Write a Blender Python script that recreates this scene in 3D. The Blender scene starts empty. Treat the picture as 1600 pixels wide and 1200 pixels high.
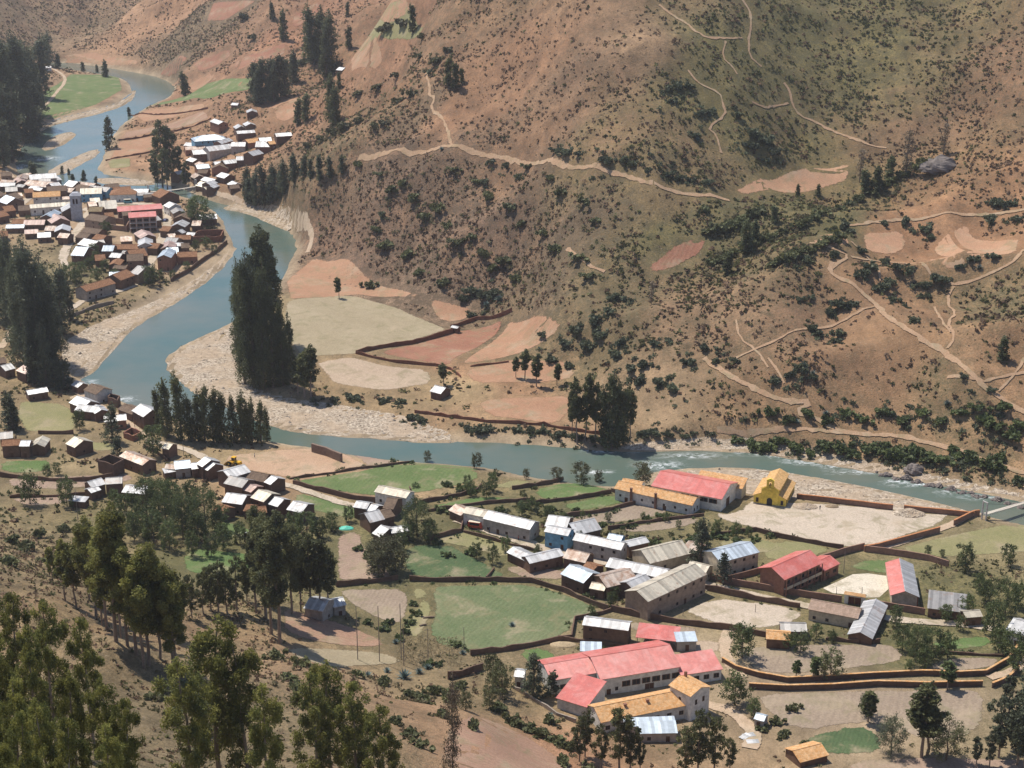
import bpy, math, random
import numpy as np
from mathutils import Vector, geometry as mgeo
R = math.radians
sc = bpy.context.scene
COL = sc.collection
# ------------------------------------------------------------------ camera, world, sun, exposure
CAMH, PITCH, FPX, CU, CV = 230.0, R(19.4), 2537.0, 800.0, 600.0
cam = bpy.data.cameras.new('camera'); cam.sensor_width = 36.0; cam.lens = FPX / 1600 * 36
cam.clip_start = 1.0; cam.clip_end = 8000
camo = bpy.data.objects.new('camera', cam); COL.objects.link(camo)
camo.location = (0, 0, CAMH); camo.rotation_euler = (math.pi / 2 - PITCH, 0, 0)
sc.camera = camo
SUN_EL, SUN_AZ = R(63), R(-50)           # azimuth from +Y, negative = towards -X
sdir = Vector((math.sin(SUN_AZ) * math.cos(SUN_EL), math.cos(SUN_AZ) * math.cos(SUN_EL), math.sin(SUN_EL)))
w = bpy.data.worlds.new('World'); sc.world = w; w.use_nodes = True
nt = w.node_tree; sky = nt.nodes.new('ShaderNodeTexSky'); sky.sky_type = 'NISHITA'
sky.sun_disc = False; sky.sun_elevation = SUN_EL; sky.sun_rotation = SUN_AZ; sky.altitude = 2000
sky.dust_density = 1.5; sky.ozone_density = 1.0
bg = nt.nodes['Background']; nt.links.new(sky.outputs[0], bg.inputs[0]); bg.inputs[1].default_value = 0.13
sl = bpy.data.lights.new('sun', 'SUN'); sl.energy = 4.3; sl.angle = R(0.53); sl.color = (1.0, 0.94, 0.84)
slo = bpy.data.objects.new('sun', sl); COL.objects.link(slo)
slo.rotation_euler = (-sdir).to_track_quat('-Z', 'Y').to_euler(); slo.location = (-300, 500, 900)
vs = sc.view_settings; vs.view_transform = 'Standard'; vs.look = 'None'; vs.exposure = 0.28; vs.gamma = 1
vs.use_curve_mapping = False
sc.cycles.max_bounces = 5; sc.cycles.diffuse_bounces = 2; sc.cycles.glossy_bounces = 2
sc.cycles.transparent_max_bounces = 6; sc.cycles.volume_bounces = 0

# ------------------------------------------------------------------ geometry of the view used to place things on the ground
cp, sp = math.cos(PITCH), math.sin(PITCH)
def ray(u, v):
    a = (u - CU) / FPX; b = (CV - v) / FPX
    return a, cp + b * sp, -sp + b * cp          # x, y, z (not normalised)
def at_z(u, v, z):
    a, y, dz = ray(u, v); t = (z - CAMH) / dz
    return np.array([a * t, y * t])
def to_px(x, y, z):
    d = y * cp - (z - CAMH) * sp; up = y * sp + (z - CAMH) * cp
    return CU + FPX * x / d, CV - FPX * up / d
def top_z(y, v):
    k = (CV - v) / FPX
    return CAMH + y * (k * cp - sp) / (cp + k * sp)

# ------------------------------------------------------------------ value noise
_lat = {}
def vn(x, y, s, seed):
    if seed not in _lat: _lat[seed] = np.random.RandomState(seed).rand(256, 256)
    g = _lat[seed]; x = np.asarray(x) / s; y = np.asarray(y) / s
    xi = np.floor(x).astype(int); yi = np.floor(y).astype(int); fx = x - xi; fy = y - yi
    fx = fx * fx * (3 - 2 * fx); fy = fy * fy * (3 - 2 * fy)
    a = g[xi & 255, yi & 255]; b = g[(xi + 1) & 255, yi & 255]; c = g[xi & 255, (yi + 1) & 255]; d = g[(xi + 1) & 255, (yi + 1) & 255]
    return (a * (1 - fx) + b * fx) * (1 - fy) + (c * (1 - fx) + d * fx) * fy - 0.5

# ------------------------------------------------------------------ terrain control points
ctl = []
def cpt(u, v, z): p = at_z(u, v, z); ctl.append((p[0], p[1], z))
def cD(u, D, z): a, y, _ = ray(u, 600); ctl.append((D * a / y * 1.0, D, z))
def col(u, vb, zb, segs, ext=160):
    a, y, dz = ray(u, vb); p = at_z(u, vb, zb); D = p[1]; z = zb; ctl.append((p[0], D, z)); s = .4
    for v, s in segs:
        a, y, dz = ray(u, v); k = -dz / y
        D2 = (CAMH - z + s * D) / (s + k); z = z + s * (D2 - D); D = D2
        ctl.append((a / y * D, D, z))
    if ext:
        ctl.append((a / y * D, D + ext * .5, z + s * ext * .45)); ctl.append((a / y * D, D + ext, z + s * ext * .7))
    return D, z
for u, v, z in [(0,700,3),(150,700,3),(300,720,3),(500,745,3),(700,800,3.5),(900,800,3.5),(1100,850,4),(1300,880,4),(1500,900,4),(1600,900,4),
    (1600,1000,5),(1400,1050,6),(1200,1050,6),(1000,1000,5),(800,950,4),(600,900,4),(450,850,4),(300,780,4),(100,730,3),(0,620,3),(1600,1100,7),
    (50,300,3),(150,330,3),(250,350,3),(100,400,3),(200,440,3),(0,400,3),(0,500,3),(60,560,3),(500,500,4),(600,540,4),(700,560,5),(650,600,3),
    (780,600,5),(850,640,4),(520,590,3),(700,640,3),(620,460,5),(460,460,4),(130,140,3),(220,200,3.5),(260,230,4),(180,260,2),(60,130,4),(30,190,4),(0,250,4),
    (100,270,2),(60,220,1),(200,150,1),(380,340,1),(420,400,1),(300,470,1),(220,540,1),(190,600,1),(350,640,1),(480,690,1),(600,700,1),(800,715,1),(1000,725,1),(1200,715,1),(1400,760,1),(1580,800,1),(1700,840,1),
    (1200,760,1.5),(1350,820,3.5),(300,300,3),(330,310,4),(-150,300,4),(-150,450,4),(-150,600,4),(-150,700,5),(1750,900,5),(1750,1050,7),(1750,1200,9),
    # slope on the camera's side
    (0,780,7),(120,820,7),(0,860,22),(150,900,20),(250,870,9),(300,900,10),(0,1000,50),(150,1000,42),(300,1000,25),(420,1000,15),(540,1040,11),(0,1200,102),(150,1200,94),
    (300,1200,78),(450,1200,55),(600,1200,34),(700,1180,23),(800,1180,15),(450,1080,23),(600,1090,14),(720,1090,10),(880,1200,10),(1000,1200,9),(1200,1200,8),(1400,1200,8),(1600,1200,8),
    (0,1350,138),(300,1350,118),(600,1350,76),(900,1350,35),(1200,1350,22),(1600,1350,18),(-200,800,14),(-200,1000,58),(-200,1200,112),(-200,1350,146),
    # slopes behind the town and upstream
    (300,290,4),(350,280,8),(340,220,11),(400,240,16),(390,180,22),(440,260,17),(450,210,25),(430,320,6),(460,345,8),(500,150,40),(560,120,50),(480,60,56),(560,30,75),
    (400,80,45),(450,0,76),(330,120,18),(330,60,40),(330,0,65),(290,150,6),(250,110,5),(250,60,25),(250,0,50),(150,90,5),(150,40,22),(150,0,42),(50,85,9),(50,40,28),(0,0,50),(-120,100,12),(-120,0,55),
    (-150,180,20),(0,120,9),(620,70,72),(680,0,100)]:
    cpt(u, v, z)
for u in (1600, 1800): col(u, 745 + (u - 1600) * .3, 4, [(640,.5),(540,.45),(430,.45),(330,.15),(250,.3),(150,.5),(0,.55)])
col(1500,725,4,[(600,.5),(480,.45),(420,.3),(340,.12),(270,.15),(200,.45),(0,.55)])
col(1400,705,4,[(600,.45),(480,.45),(420,.3),(345,.15),(300,.05),(200,.5),(0,.55)])
col(1300,700,4,[(560,.45),(440,.5),(385,.35),(330,.0),(280,.1),(200,.5),(0,.55)])
col(1200,695,4,[(560,.45),(440,.5),(400,.08),(350,.1),(300,.2),(200,.5),(0,.55)])
col(1100,690,4,[(600,.35),(520,.4),(470,.1),(400,.3),(310,.45),(150,.55),(0,.55)])
col(1000,685,4,[(640,.12),(560,.35),(480,.3),(400,.45),(280,.5),(150,.55),(0,.55)])
col(900,640,4,[(580,.1),(500,.35),(400,.5),(260,.55),(100,.55),(0,.55)])
col(800,510,5,[(480,.3),(400,.6),(240,.6),(100,.5),(0,.5)])
col(700,480,5,[(420,.55),(240,.6),(180,.35),(100,.42),(0,.45)])
D6, z6 = col(600,440,5,[(380,.55),(245,.6),(190,.4)], 0); cD(600, D6 + 35, z6 - 2); cD(600, D6 + 100, z6 - 16)
D5, z5 = col(520,395,5,[(300,.65),(250,.5),(220,.3)], 0); cD(520, D5 + 30, z5 - 4); cD(520, D5 + 80, z5 - 20)
D4, z4 = col(470,380,4,[(310,.55),(275,.3)], 0); cD(470, D4 + 40, z4 - 6)
for x, y, z in [(0,40,165),(-120,40,190),(120,40,130),(260,60,80),(-260,60,190),(400,100,40),(500,250,18),(-350,150,160)]: ctl.append((x, y, z))
ctl = np.array(ctl)
KC = 18.0
def kern(r2): return np.sqrt(r2 + KC * KC)
d2 = ((ctl[:, None, :2] - ctl[None, :, :2]) ** 2).sum(-1); n = len(ctl)
Amat = np.zeros((n + 3, n + 3)); Amat[:n, :n] = -kern(d2) + np.eye(n) * 0.6
Amat[:n, n:] = np.c_[np.ones(n), ctl[:, :2] / 500]; Amat[n:, :n] = Amat[:n, n:].T
wts = np.linalg.solve(Amat, np.r_[ctl[:, 2], 0, 0, 0])
# ------------------------------------------------------------------ terrain grid
CELL = 3.0; X0, X1, Y0, Y1 = -630.0, 630.0, 36.0, 1860.0
gx = np.arange(X0, X1 + .1, CELL); gy = np.arange(Y0, Y1 + .1, CELL); NX, NY = len(gx), len(gy)
GX, GY = np.meshgrid(gx, gy)                     # shape NY, NX
H0 = np.empty_like(GX)
for j in range(0, NY, 40):
    x = GX[j:j + 40].ravel(); y = GY[j:j + 40].ravel()
    r2 = (x[:, None] - ctl[None, :, 0]) ** 2 + (y[:, None] - ctl[None, :, 1]) ** 2
    H0[j:j + 40] = (-(kern(r2) @ wts[:n]) + wts[n] + wts[n + 1] * x / 500 + wts[n + 2] * y / 500).reshape(-1, NX)
def sstep(a, b, x): t = np.clip((x - a) / (b - a), 0, 1); return t * t * (3 - 2 * t)
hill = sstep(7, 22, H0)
H0 = np.where(H0 < 2.2, 2.2 + (H0 - 2.2) * .25, H0)
# gullies and rolls that run down the slopes
rid = 1 - 2 * np.abs(vn(GX + GY * .25, GY, 58, 3)); rid2 = 1 - 2 * np.abs(vn(GX, GY, 26, 4))
H0 = H0 + hill * ((rid - .5) * 9 + (rid2 - .5) * 4.2 + vn(GX, GY, 110, 5) * 9)
def inpoly(x, y, poly):
    ins = np.zeros(x.shape, bool); p = np.asarray(poly); q = np.roll(p, -1, 0)
    for (x1, y1), (x2, y2) in zip(p, q):
        if y1 == y2: continue
        c = ((y1 > y) != (y2 > y)) & (x < (x2 - x1) * (y - y1) / (y2 - y1) + x1); ins ^= c
    return ins
def segdist(x, y, pts, closed=False):
    d = np.full(x.shape, 1e9); p = np.asarray(pts); q = np.roll(p, -1, 0)
    rng = range(len(p) if closed else len(p) - 1)
    for i in rng:
        ax, ay = p[i]; bx, by = q[i]; dx, dy = bx - ax, by - ay; L = dx * dx + dy * dy + 1e-9
        t = np.clip(((x - ax) * dx + (y - ay) * dy) / L, 0, 1)
        d = np.minimum(d, (x - ax - t * dx) ** 2 + (y - ay - t * dy) ** 2)
    return np.sqrt(d)
def sub(poly, pad):
    p = np.asarray(poly); i0 = max(0, int((p[:, 0].min() - pad - X0) / CELL)); i1 = min(NX, int((p[:, 0].max() + pad - X0) / CELL) + 2)
    j0 = max(0, int((p[:, 1].min() - pad - Y0) / CELL)); j1 = min(NY, int((p[:, 1].max() + pad - Y0) / CELL) + 2)
    return slice(j0, j1), slice(i0, i1)
def dense(poly, step=5, closed=True, jit=0., seed=1):
    rng = np.random.RandomState(seed); p = [np.array(a, float) for a in poly]; out = []
    for i in range(len(p) if closed else len(p) - 1):
        a, b = p[i], p[(i + 1) % len(p)]; k = max(1, int(np.hypot(*(b - a)) / step))
        for j in range(k): out.append(a + (b - a) * j / k + (rng.randn(2) * jit if j else 0))
    if not closed: out.append(p[-1])
    return np.array(out)
def smooth(poly, it=2, closed=True):
    p = [np.array(a, float) for a in poly]
    for _ in range(it):
        q = []
        m = len(p)
        for i in range(m if closed else m - 1):
            a, b = p[i], p[(i + 1) % m]; q += [a * .75 + b * .25, a * .25 + b * .75]
        if not closed: q = [p[0]] + q + [p[-1]]
        p = q
    return np.array(p)
# river, as seen outline on the water plane
RIV = [[(60,98),(105,108),(135,112),(170,118),(195,124),(206,138),(200,150),(170,166),(110,180),(75,190),(45,212),(28,240),(22,262),(40,285),(110,292),(180,296),(260,300),(310,315),(345,338),(355,365),(368,382),(332,418),(268,458),(200,492),(168,540),(140,575),(118,592),(150,606),(215,640),(330,668),(425,692),
        (500,701),(560,714),(640,722),(700,726),(770,732),(820,745),(900,757),(965,762),(1030,754),(1095,758),(1160,767),(1250,776),(1400,790),(1510,798),(1560,812),(1640,830),(1760,870),(1760,815),(1640,793),(1500,764),(1400,745),(1300,727),(1200,711),(1140,703),(1000,706),
        (960,706),(800,692),(700,690),(640,686),(520,679),(430,667),(330,622),(282,598),(256,570),(270,548),(330,520),(372,500),(410,470),(440,440),(455,405),(468,385),(452,358),(420,344),(380,326),(330,314),(270,288),(200,278),(150,270),(160,250),(166,232),(182,203),(202,186),(232,166),(266,152),(277,137),(255,122),(215,114),(170,106),(110,98)]]
GRAV = [[(92,540),(150,505),(200,488),(268,458),(332,418),(366,382),(372,388),(335,432),(275,472),(210,508),(175,548),(148,580),(120,594),(100,570)],
        [(256,570),(270,546),(330,518),(372,500),(384,560),(398,606),(432,620),(520,632),(640,652),(720,684),(700,692),(600,684),(500,679),(430,668),(330,624),(284,600)],
        [(1000,739),(1100,727),(1200,731),(1330,754),(1440,778),(1525,799),(1500,802),(1400,797),(1250,780),(1160,772),(1100,760),(1050,752),(1000,750)],
        [(62,236),(75,216),(108,204),(121,210),(92,230)], [(68,270),(100,252),(150,230),(157,240),(122,258),(95,274)],
        [(150,276),(235,280),(245,289),(180,288),(150,284)], [(362,318),(400,324),(440,338),(458,352),(455,362),(430,352),(380,330),(345,326)],
        [(960,700),(1010,694),(1140,690),(1220,700),(1330,718),(1420,735),(1520,755),(1640,784),(1500,762),(1400,743),(1300,724),(1200,708),(1100,701),(1000,703)],
        [(70,192),(110,180),(170,166),(203,150),(210,138),(212,146),(205,158),(175,172),(112,187),(75,197),(50,215)]]
rivw = [dense(smooth([at_z(u, v, 0) for u, v in RIV[0]], 1), 8, True, .5)]
gravw = [dense(smooth([at_z(u, v, .5) for u, v in g], 1), 6, True, .4, 3) for g in GRAV]
sl_ = sub(rivw[0], 30); x, y = GX[sl_], GY[sl_]
ins = inpoly(x, y, rivw[0]); dist = segdist(x, y, rivw[0], True); sd = np.where(ins, -dist, dist)
RSD = np.full(GX.shape, 99.); RSD[sl_] = sd
bank = sstep(0, 8, RSD)
H0 = np.where(RSD < 0, np.maximum(RSD * .16, -1.9), H0 * bank + .12 * RSD * (1 - bank))
GMASK = np.zeros(GX.shape)
for g in gravw:
    s_ = sub(g, 20); x, y = GX[s_], GY[s_]; i_ = inpoly(x, y, g); d_ = segdist(x, y, g, True); sdg = np.where(i_, d_, -d_)
    k = sstep(-5, 3, sdg); lift = np.clip(sdg * .3 + .1, -1., .4) + .35 * sstep(2, 14, sdg) + .3 * vn(x, y, 9, 8) * sstep(0, 6, sdg)
    H0[s_] = np.where(sdg > -5, np.where(RSD[s_] < 1, np.maximum(lift, H0[s_]), np.minimum(H0[s_], np.maximum(lift, .1) * k + H0[s_] * (1 - k))), H0[s_]); GMASK[s_] = np.maximum(GMASK[s_], (sdg > -1) * 1.)
def bil(F, x, y):
    fx = np.clip((np.asarray(x) - X0) / CELL, 0, NX - 1.001); fy = np.clip((np.asarray(y) - Y0) / CELL, 0, NY - 1.001)
    i = fx.astype(int); j = fy.astype(int); fx = fx - i; fy = fy - j
    return (F[j, i] * (1 - fx) + F[j, i + 1] * fx) * (1 - fy) + (F[j + 1, i] * (1 - fx) + F[j + 1, i + 1] * fx) * fy
_T = np.arange(70., 1855., 1.5)
def P(u, v, dh=0.):
    a, y, dz = ray(u, v); ys = _T; xs = ys * (a / y); zs = CAMH + ys * (dz / y)
    below = zs < bil(H0, xs, ys) + dh
    k = int(np.argmax(below)) if below.any() else len(ys) - 1
    lo, hi = ys[max(k - 1, 0)], ys[k]
    for _ in range(9):
        m = (lo + hi) / 2
        if CAMH + m * dz / y < float(bil(H0, m * a / y, m)) + dh: hi = m
        else: lo = m
    return np.array([hi * a / y, hi])
HF = H0            # replaced by the final relief once the layout is known
def Z(x, y): return float(bil(HF, x, y))

# ------------------------------------------------------------------ mesh helpers
def prop(o, label=None, cat=None, group=None, kind=None):
    if label: o['label'] = label
    if cat: o['category'] = cat
    if group: o['group'] = group
    if kind: o['kind'] = kind
    return o
def ob(name, me, parent=None, loc=None, rz=0., scale=None):
    o = bpy.data.objects.new(name, me); COL.objects.link(o)
    if parent is not None: o.parent = parent
    if loc is not None: o.location = loc
    if rz: o.rotation_euler = (0, 0, rz)
    if scale is not None: o.scale = scale
    return o
def fastmesh(name, V, F, mat=None, smoothf=False):
    V = np.asarray(V, np.float32); F = np.asarray(F, np.int32); k = F.shape[1]
    me = bpy.data.meshes.new(name); me.vertices.add(len(V)); me.vertices.foreach_set('co', V.ravel())
    me.loops.add(F.size); me.loops.foreach_set('vertex_index', F.ravel())
    me.polygons.add(len(F)); me.polygons.foreach_set('loop_start', np.arange(0, F.size, k, dtype=np.int32))
    try: me.polygons.foreach_set('loop_total', np.full(len(F), k, np.int32))
    except Exception: pass
    me.update(calc_edges=True); me.validate(); me.polygons.foreach_set('use_smooth', np.full(len(me.polygons), bool(smoothf)))
    if mat: me.materials.append(mat)
    return me
def colattr(me, name, C):
    C = np.asarray(C, np.float32); a = me.color_attributes.new(name, 'FLOAT_COLOR', 'POINT')
    if C.shape[1] == 3: C = np.c_[C, np.ones(len(C), np.float32)]
    a.data.foreach_set('color', C.ravel())
class MB:
    def __init__(s): s.v = []; s.f = []; s.m = []
    def face(s, pts, mi=0):
        k = len(s.v); s.v += [tuple(p) for p in pts]; s.f.append(list(range(k, k + len(pts)))); s.m.append(mi)
    def poly(s, verts, faces, mi=0):
        k = len(s.v); s.v += [tuple(p) for p in verts]
        for f in faces: s.f.append([k + i for i in f]); s.m.append(mi)
    def box(s, x0, y0, z0, x1, y1, z1, mi=0):
        s.poly([(x0,y0,z0),(x1,y0,z0),(x1,y1,z0),(x0,y1,z0),(x0,y0,z1),(x1,y0,z1),(x1,y1,z1),(x0,y1,z1)],
               [(0,3,2,1),(4,5,6,7),(0,1,5,4),(1,2,6,5),(2,3,7,6),(3,0,4,7)], mi)
    def tube(s, pts, rads, n=6, mi=0):
        k = len(s.v); pts = [Vector(p) for p in pts]
        for i, p in enumerate(pts):
            d = (pts[min(i + 1, len(pts) - 1)] - pts[max(i - 1, 0)]).normalized()
            a = d.cross(Vector((1, 0, 0)) if abs(d.x) < .9 else Vector((0, 1, 0))).normalized(); b = d.cross(a)
            for j in range(n):
                t = 2 * math.pi * j / n; s.v.append(tuple(p + (a * math.cos(t) + b * math.sin(t)) * rads[i]))
        for i in range(len(pts) - 1):
            for j in range(n):
                s.f.append([k + i * n + j, k + i * n + (j + 1) % n, k + (i + 1) * n + (j + 1) % n, k + (i + 1) * n + j]); s.m.append(mi)
        s.f.append([k + j for j in range(n)][::-1]); s.m.append(mi); e = k + (len(pts) - 1) * n; s.f.append([e + j for j in range(n)]); s.m.append(mi)
    def mesh(s, name, *mats):
        me = bpy.data.meshes.new(name); me.from_pydata(s.v, [], s.f)
        for m_ in mats: me.materials.append(m_)
        if len(mats) > 1: me.polygons.foreach_set('material_index', s.m)
        me.update(); return me
# ------------------------------------------------------------------ materials (all procedural)
_M = {}
class NT:
    def __init__(s, name):
        s.m = bpy.data.materials.new(name); s.m.use_nodes = True; s.t = s.m.node_tree; s.b = s.t.nodes['Principled BSDF']
        s.b.inputs['Roughness'].default_value = .9; s.b.inputs['Specular IOR Level'].default_value = .2
    def n(s, typ, **kw):
        nd = s.t.nodes.new('ShaderNode' + typ)
        for k, v in kw.items():
            if k in nd.inputs.keys() if not k.startswith('_') else False: pass
            setattr(nd, k, v)
        return nd
    def link(s, a, b): s.t.links.new(a, b)
    def val(s, sock, v):
        if hasattr(v, 'is_linked') or isinstance(v, bpy.types.NodeSocket): s.link(v, sock)
        else: sock.default_value = v
    def coord(s, kind='Object'): return s.n('TexCoord').outputs[kind]
    def pos(s): return s.n('NewGeometry').outputs['Position']
    def noise(s, co, scale, detail=4, rough=.6, dist=0.):
        nd = s.n('TexNoise'); s.link(co, nd.inputs['Vector']); nd.inputs['Scale'].default_value = scale
        nd.inputs['Detail'].default_value = detail; nd.inputs['Roughness'].default_value = rough; nd.inputs['Distortion'].default_value = dist
        return nd.outputs['Fac']
    def voro(s, co, scale, feat='F1', out='Distance', rnd=1.):
        nd = s.n('TexVoronoi'); nd.feature = feat; s.link(co, nd.inputs['Vector']); nd.inputs['Scale'].default_value = scale; nd.inputs['Randomness'].default_value = rnd
        return nd.outputs[out]
    def ramp(s, f, *stops):
        nd = s.n('ValToRGB'); s.link(f, nd.inputs['Fac']); e = nd.color_ramp.elements
        while len(e) < len(stops): e.new(.5)
        for el, (p, c) in zip(e, stops): el.position = p; el.color = (c, c, c, 1) if isinstance(c, (int, float)) else (*c, 1)
        return nd.outputs['Color']
    def mix(s, f, a, b, mode='MIX'):
        nd = s.n('Mix'); nd.data_type = 'RGBA'; nd.blend_type = mode
        s.val(nd.inputs[0], f)
        for sk, c in ((nd.inputs[6], a), (nd.inputs[7], b)):
            if isinstance(c, tuple): sk.default_value = (*c, 1) if len(c) == 3 else c
            else: s.link(c, sk)
        return nd.outputs[2]
    def math(s, op, a, b=0.):
        nd = s.n('Math'); nd.operation = op; s.val(nd.inputs[0], a); s.val(nd.inputs[1], b); return nd.outputs[0]
    def attr(s, name):
        nd = s.n('Attribute'); nd.attribute_name = name; return nd
    def rnd(s): return s.n('ObjectInfo').outputs['Random']
    def scale_c(s, c, f):       # multiply colour by scalar socket
        nd = s.n('Mix'); nd.data_type = 'RGBA'; nd.blend_type = 'MULTIPLY'; nd.inputs[0].default_value = 1
        if isinstance(c, tuple): nd.inputs[6].default_value = (*c, 1)
        else: s.link(c, nd.inputs[6])
        s.link(f, nd.inputs[7]); return nd.outputs[2]
    def bump(s, h, dist=.2, strength=.6):
        nd = s.n('Bump'); nd.inputs['Distance'].default_value = dist; nd.inputs['Strength'].default_value = strength; s.link(h, nd.inputs['Height'])
        s.link(nd.outputs[0], s.b.inputs['Normal']); return nd
    def base(s, c):
        if isinstance(c, tuple): s.b.inputs['Base Color'].default_value = (*c, 1)
        else: s.link(c, s.b.inputs['Base Color'])
    def set(s, **kw):
        for k, v in kw.items(): s.b.inputs[k.replace('_', ' ')].default_value = v
def once(fn):
    def g(*a):
        k = (fn.__name__,) + a
        if k not in _M: _M[k] = fn(*a)
        return _M[k]
    return g
@once
def m_terrain():
    t = NT('ground_soil'); p = t.pos(); c = t.attr('soil').outputs['Color']
    a1 = t.noise(p, .035, 5, .6); a2 = t.noise(p, .22, 5, .7); a3 = t.noise(p, 1.1, 4, .7); a4 = t.noise(p, 3.2, 3, .7)
    c = t.scale_c(c, t.ramp(a1, (.3, .68), (.7, 1.3)))
    veg = t.attr('veg').outputs['Color']
    k = t.math('MULTIPLY', t.ramp(a2, (.44, 0.), (.6, 1.)), t.math('MULTIPLY', veg, .9))
    gr = t.mix(t.attr('green').outputs['Color'], (.15, .095, .066), (.105, .102, .045))
    c = t.mix(k, c, gr)
    k2 = t.math('MULTIPLY', t.ramp(a3, (.49, 0.), (.58, 1.)), t.math('MULTIPLY', veg, .9))
    c = t.mix(k2, c, t.mix(t.attr('green').outputs['Color'], (.125, .082, .057), (.10, .10, .045)))
    mp = t.n('Mapping'); t.link(p, mp.inputs['Vector']); mp.inputs['Scale'].default_value = (1, .32, .6); mp.inputs['Rotation'].default_value = (0, 0, R(-22))
    st = t.noise(mp.outputs[0], .16, 5, .7, .3); c = t.scale_c(c, t.ramp(st, (.35, .8), (.65, 1.2)))
    bare = t.math('MULTIPLY', t.ramp(t.noise(p, .016, 6, .72, .5), (.52, 0.), (.62, 1.)), t.ramp(t.noise(p, .35, 5, .75), (.38, 0.), (.55, .65))); c = t.mix(t.math('MULTIPLY', t.math('MULTIPLY', bare, t.math('SUBTRACT', 1.05, t.attr('green').outputs['Fac'])), t.attr('slope').outputs['Fac']), c, (.37, .215, .125))
    pale = t.ramp(t.noise(p, .75, 4, .7), (.58, 0.), (.72, .5)); c = t.mix(pale, c, (.36, .28, .19))
    c = t.scale_c(c, t.ramp(a4, (.3, .78), (.7, 1.2)))
    t.base(c); t.set(Roughness=.95); t.bump(t.math('ADD', t.math('MULTIPLY', a3, .7), t.math('MULTIPLY', a4, .35)), .8, .8)
    return t.m
@once
def m_field(c, c2, rows, ang, sc1):
    t = NT('field_soil'); p = t.coord('Object')
    a1 = t.noise(p, .045 * sc1, 4, .6, .4); a2 = t.noise(p, .3 * sc1, 4, .7); a3 = t.noise(p, 1.6, 3, .7)
    k = t.math('ADD', t.math('MULTIPLY', a1, .65), t.math('MULTIPLY', a2, .35))
    col_ = t.mix(t.ramp(k, (.38, 0.), (.62, 1.)), c, c2)
    col_ = t.scale_c(col_, t.ramp(a3, (.3, .78), (.7, 1.18)))
    wd_ = t.ramp(t.noise(p, .11, 6, .75, .8), (.50, 0.), (.64, .6)); col_ = t.mix(wd_, col_, (.21, .185, .10))
    wr_ = t.ramp(t.noise(p, .07, 5, .7, .3), (.54, 0.), (.68, .55)); col_ = t.mix(wr_, col_, (.40, .31, .215))
    h = t.math('MULTIPLY', a3, .35)
    if rows:
        mp = t.n('Mapping'); t.link(p, mp.inputs['Vector']); mp.inputs['Rotation'].default_value = (0, 0, R(ang))
        wv = t.n('TexWave'); wv.inputs['Scale'].default_value = rows; wv.inputs['Distortion'].default_value = 3.5; wv.inputs['Detail'].default_value = 2
        wv.inputs['Detail Scale'].default_value = .6; t.link(mp.outputs[0], wv.inputs['Vector'])
        col_ = t.scale_c(col_, t.ramp(wv.outputs['Fac'], (.1, .965), (.9, 1.02))); h = t.math('ADD', h, t.math('MULTIPLY', wv.outputs['Fac'], .12))
    t.base(col_); t.set(Roughness=.97); t.bump(h, .5, .7)
    eg = t.math('ADD', t.attr('edge').outputs['Fac'], t.math('MULTIPLY', t.math('SUBTRACT', t.noise(t.pos(), .55, 5, .75), .5), 3.4)); al = t.ramp(eg, (.55, 0.), (.85, 1.))
    tp_ = t.n('BsdfTransparent'); mx = t.n('MixShader'); t.link(al, mx.inputs[0]); t.link(tp_.outputs[0], mx.inputs[1]); t.link(t.b.outputs[0], mx.inputs[2]); t.link(mx.outputs[0], t.t.nodes['Material Output'].inputs[0]); return t.m
@once
def m_gravel():
    t = NT('river_gravel'); p = t.pos()
    v = t.n('TexVoronoi'); t.link(p, v.inputs['Vector']); v.inputs['Scale'].default_value = 1.5
    s = t.n('SeparateColor'); t.link(v.outputs['Color'], s.inputs[0])
    c = t.ramp(s.outputs[0], (0., (.19, .145, .105)), (.45, (.40, .325, .245)), (1., (.60, .50, .385)))
    c2 = t.mix(t.ramp(t.noise(p, .06, 5, .65), (.42, 0.), (.6, 1.)), c, (.42, .32, .225))
    c2 = t.scale_c(c2, t.ramp(t.noise(p, .5, 4, .7), (.3, .72), (.7, 1.18)))
    t.base(c2); t.bump(v.outputs['Distance'], .5, .7); return t.m
@once
def m_water():
    t = NT('river_water'); p = t.pos(); g = t.attr('foam').outputs['Color']
    mp = t.n('Mapping'); t.link(p, mp.inputs['Vector']); mp.inputs['Scale'].default_value = (.55, 1, 1)
    n1 = t.noise(mp.outputs[0], .35, 5, .65, .6); n2 = t.noise(p, 1.5, 3, .6)
    big = t.noise(p, .018, 4, .6)
    c = t.mix(t.ramp(big, (.35, 0.), (.65, 1.)), (.075, .125, .105), (.14, .15, .115))
    f = t.math('MULTIPLY', g, t.ramp(t.noise(mp.outputs[0], .5, 5, .7, 1.2), (.46, 0.), (.62, 1.)))
    f2 = t.math('MINIMUM', f, 1.); c = t.mix(f2, c, (.75, .77, .77)); t.base(c)
    t.link(t.math('ADD', t.math('MULTIPLY', f2, .5), .06), t.b.inputs['Roughness']); t.set(Specular_IOR_Level=.4, IOR=1.33)
    t.bump(t.math('ADD', n1, t.math('MULTIPLY', n2, .4)), .3, .28); return t.m
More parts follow.
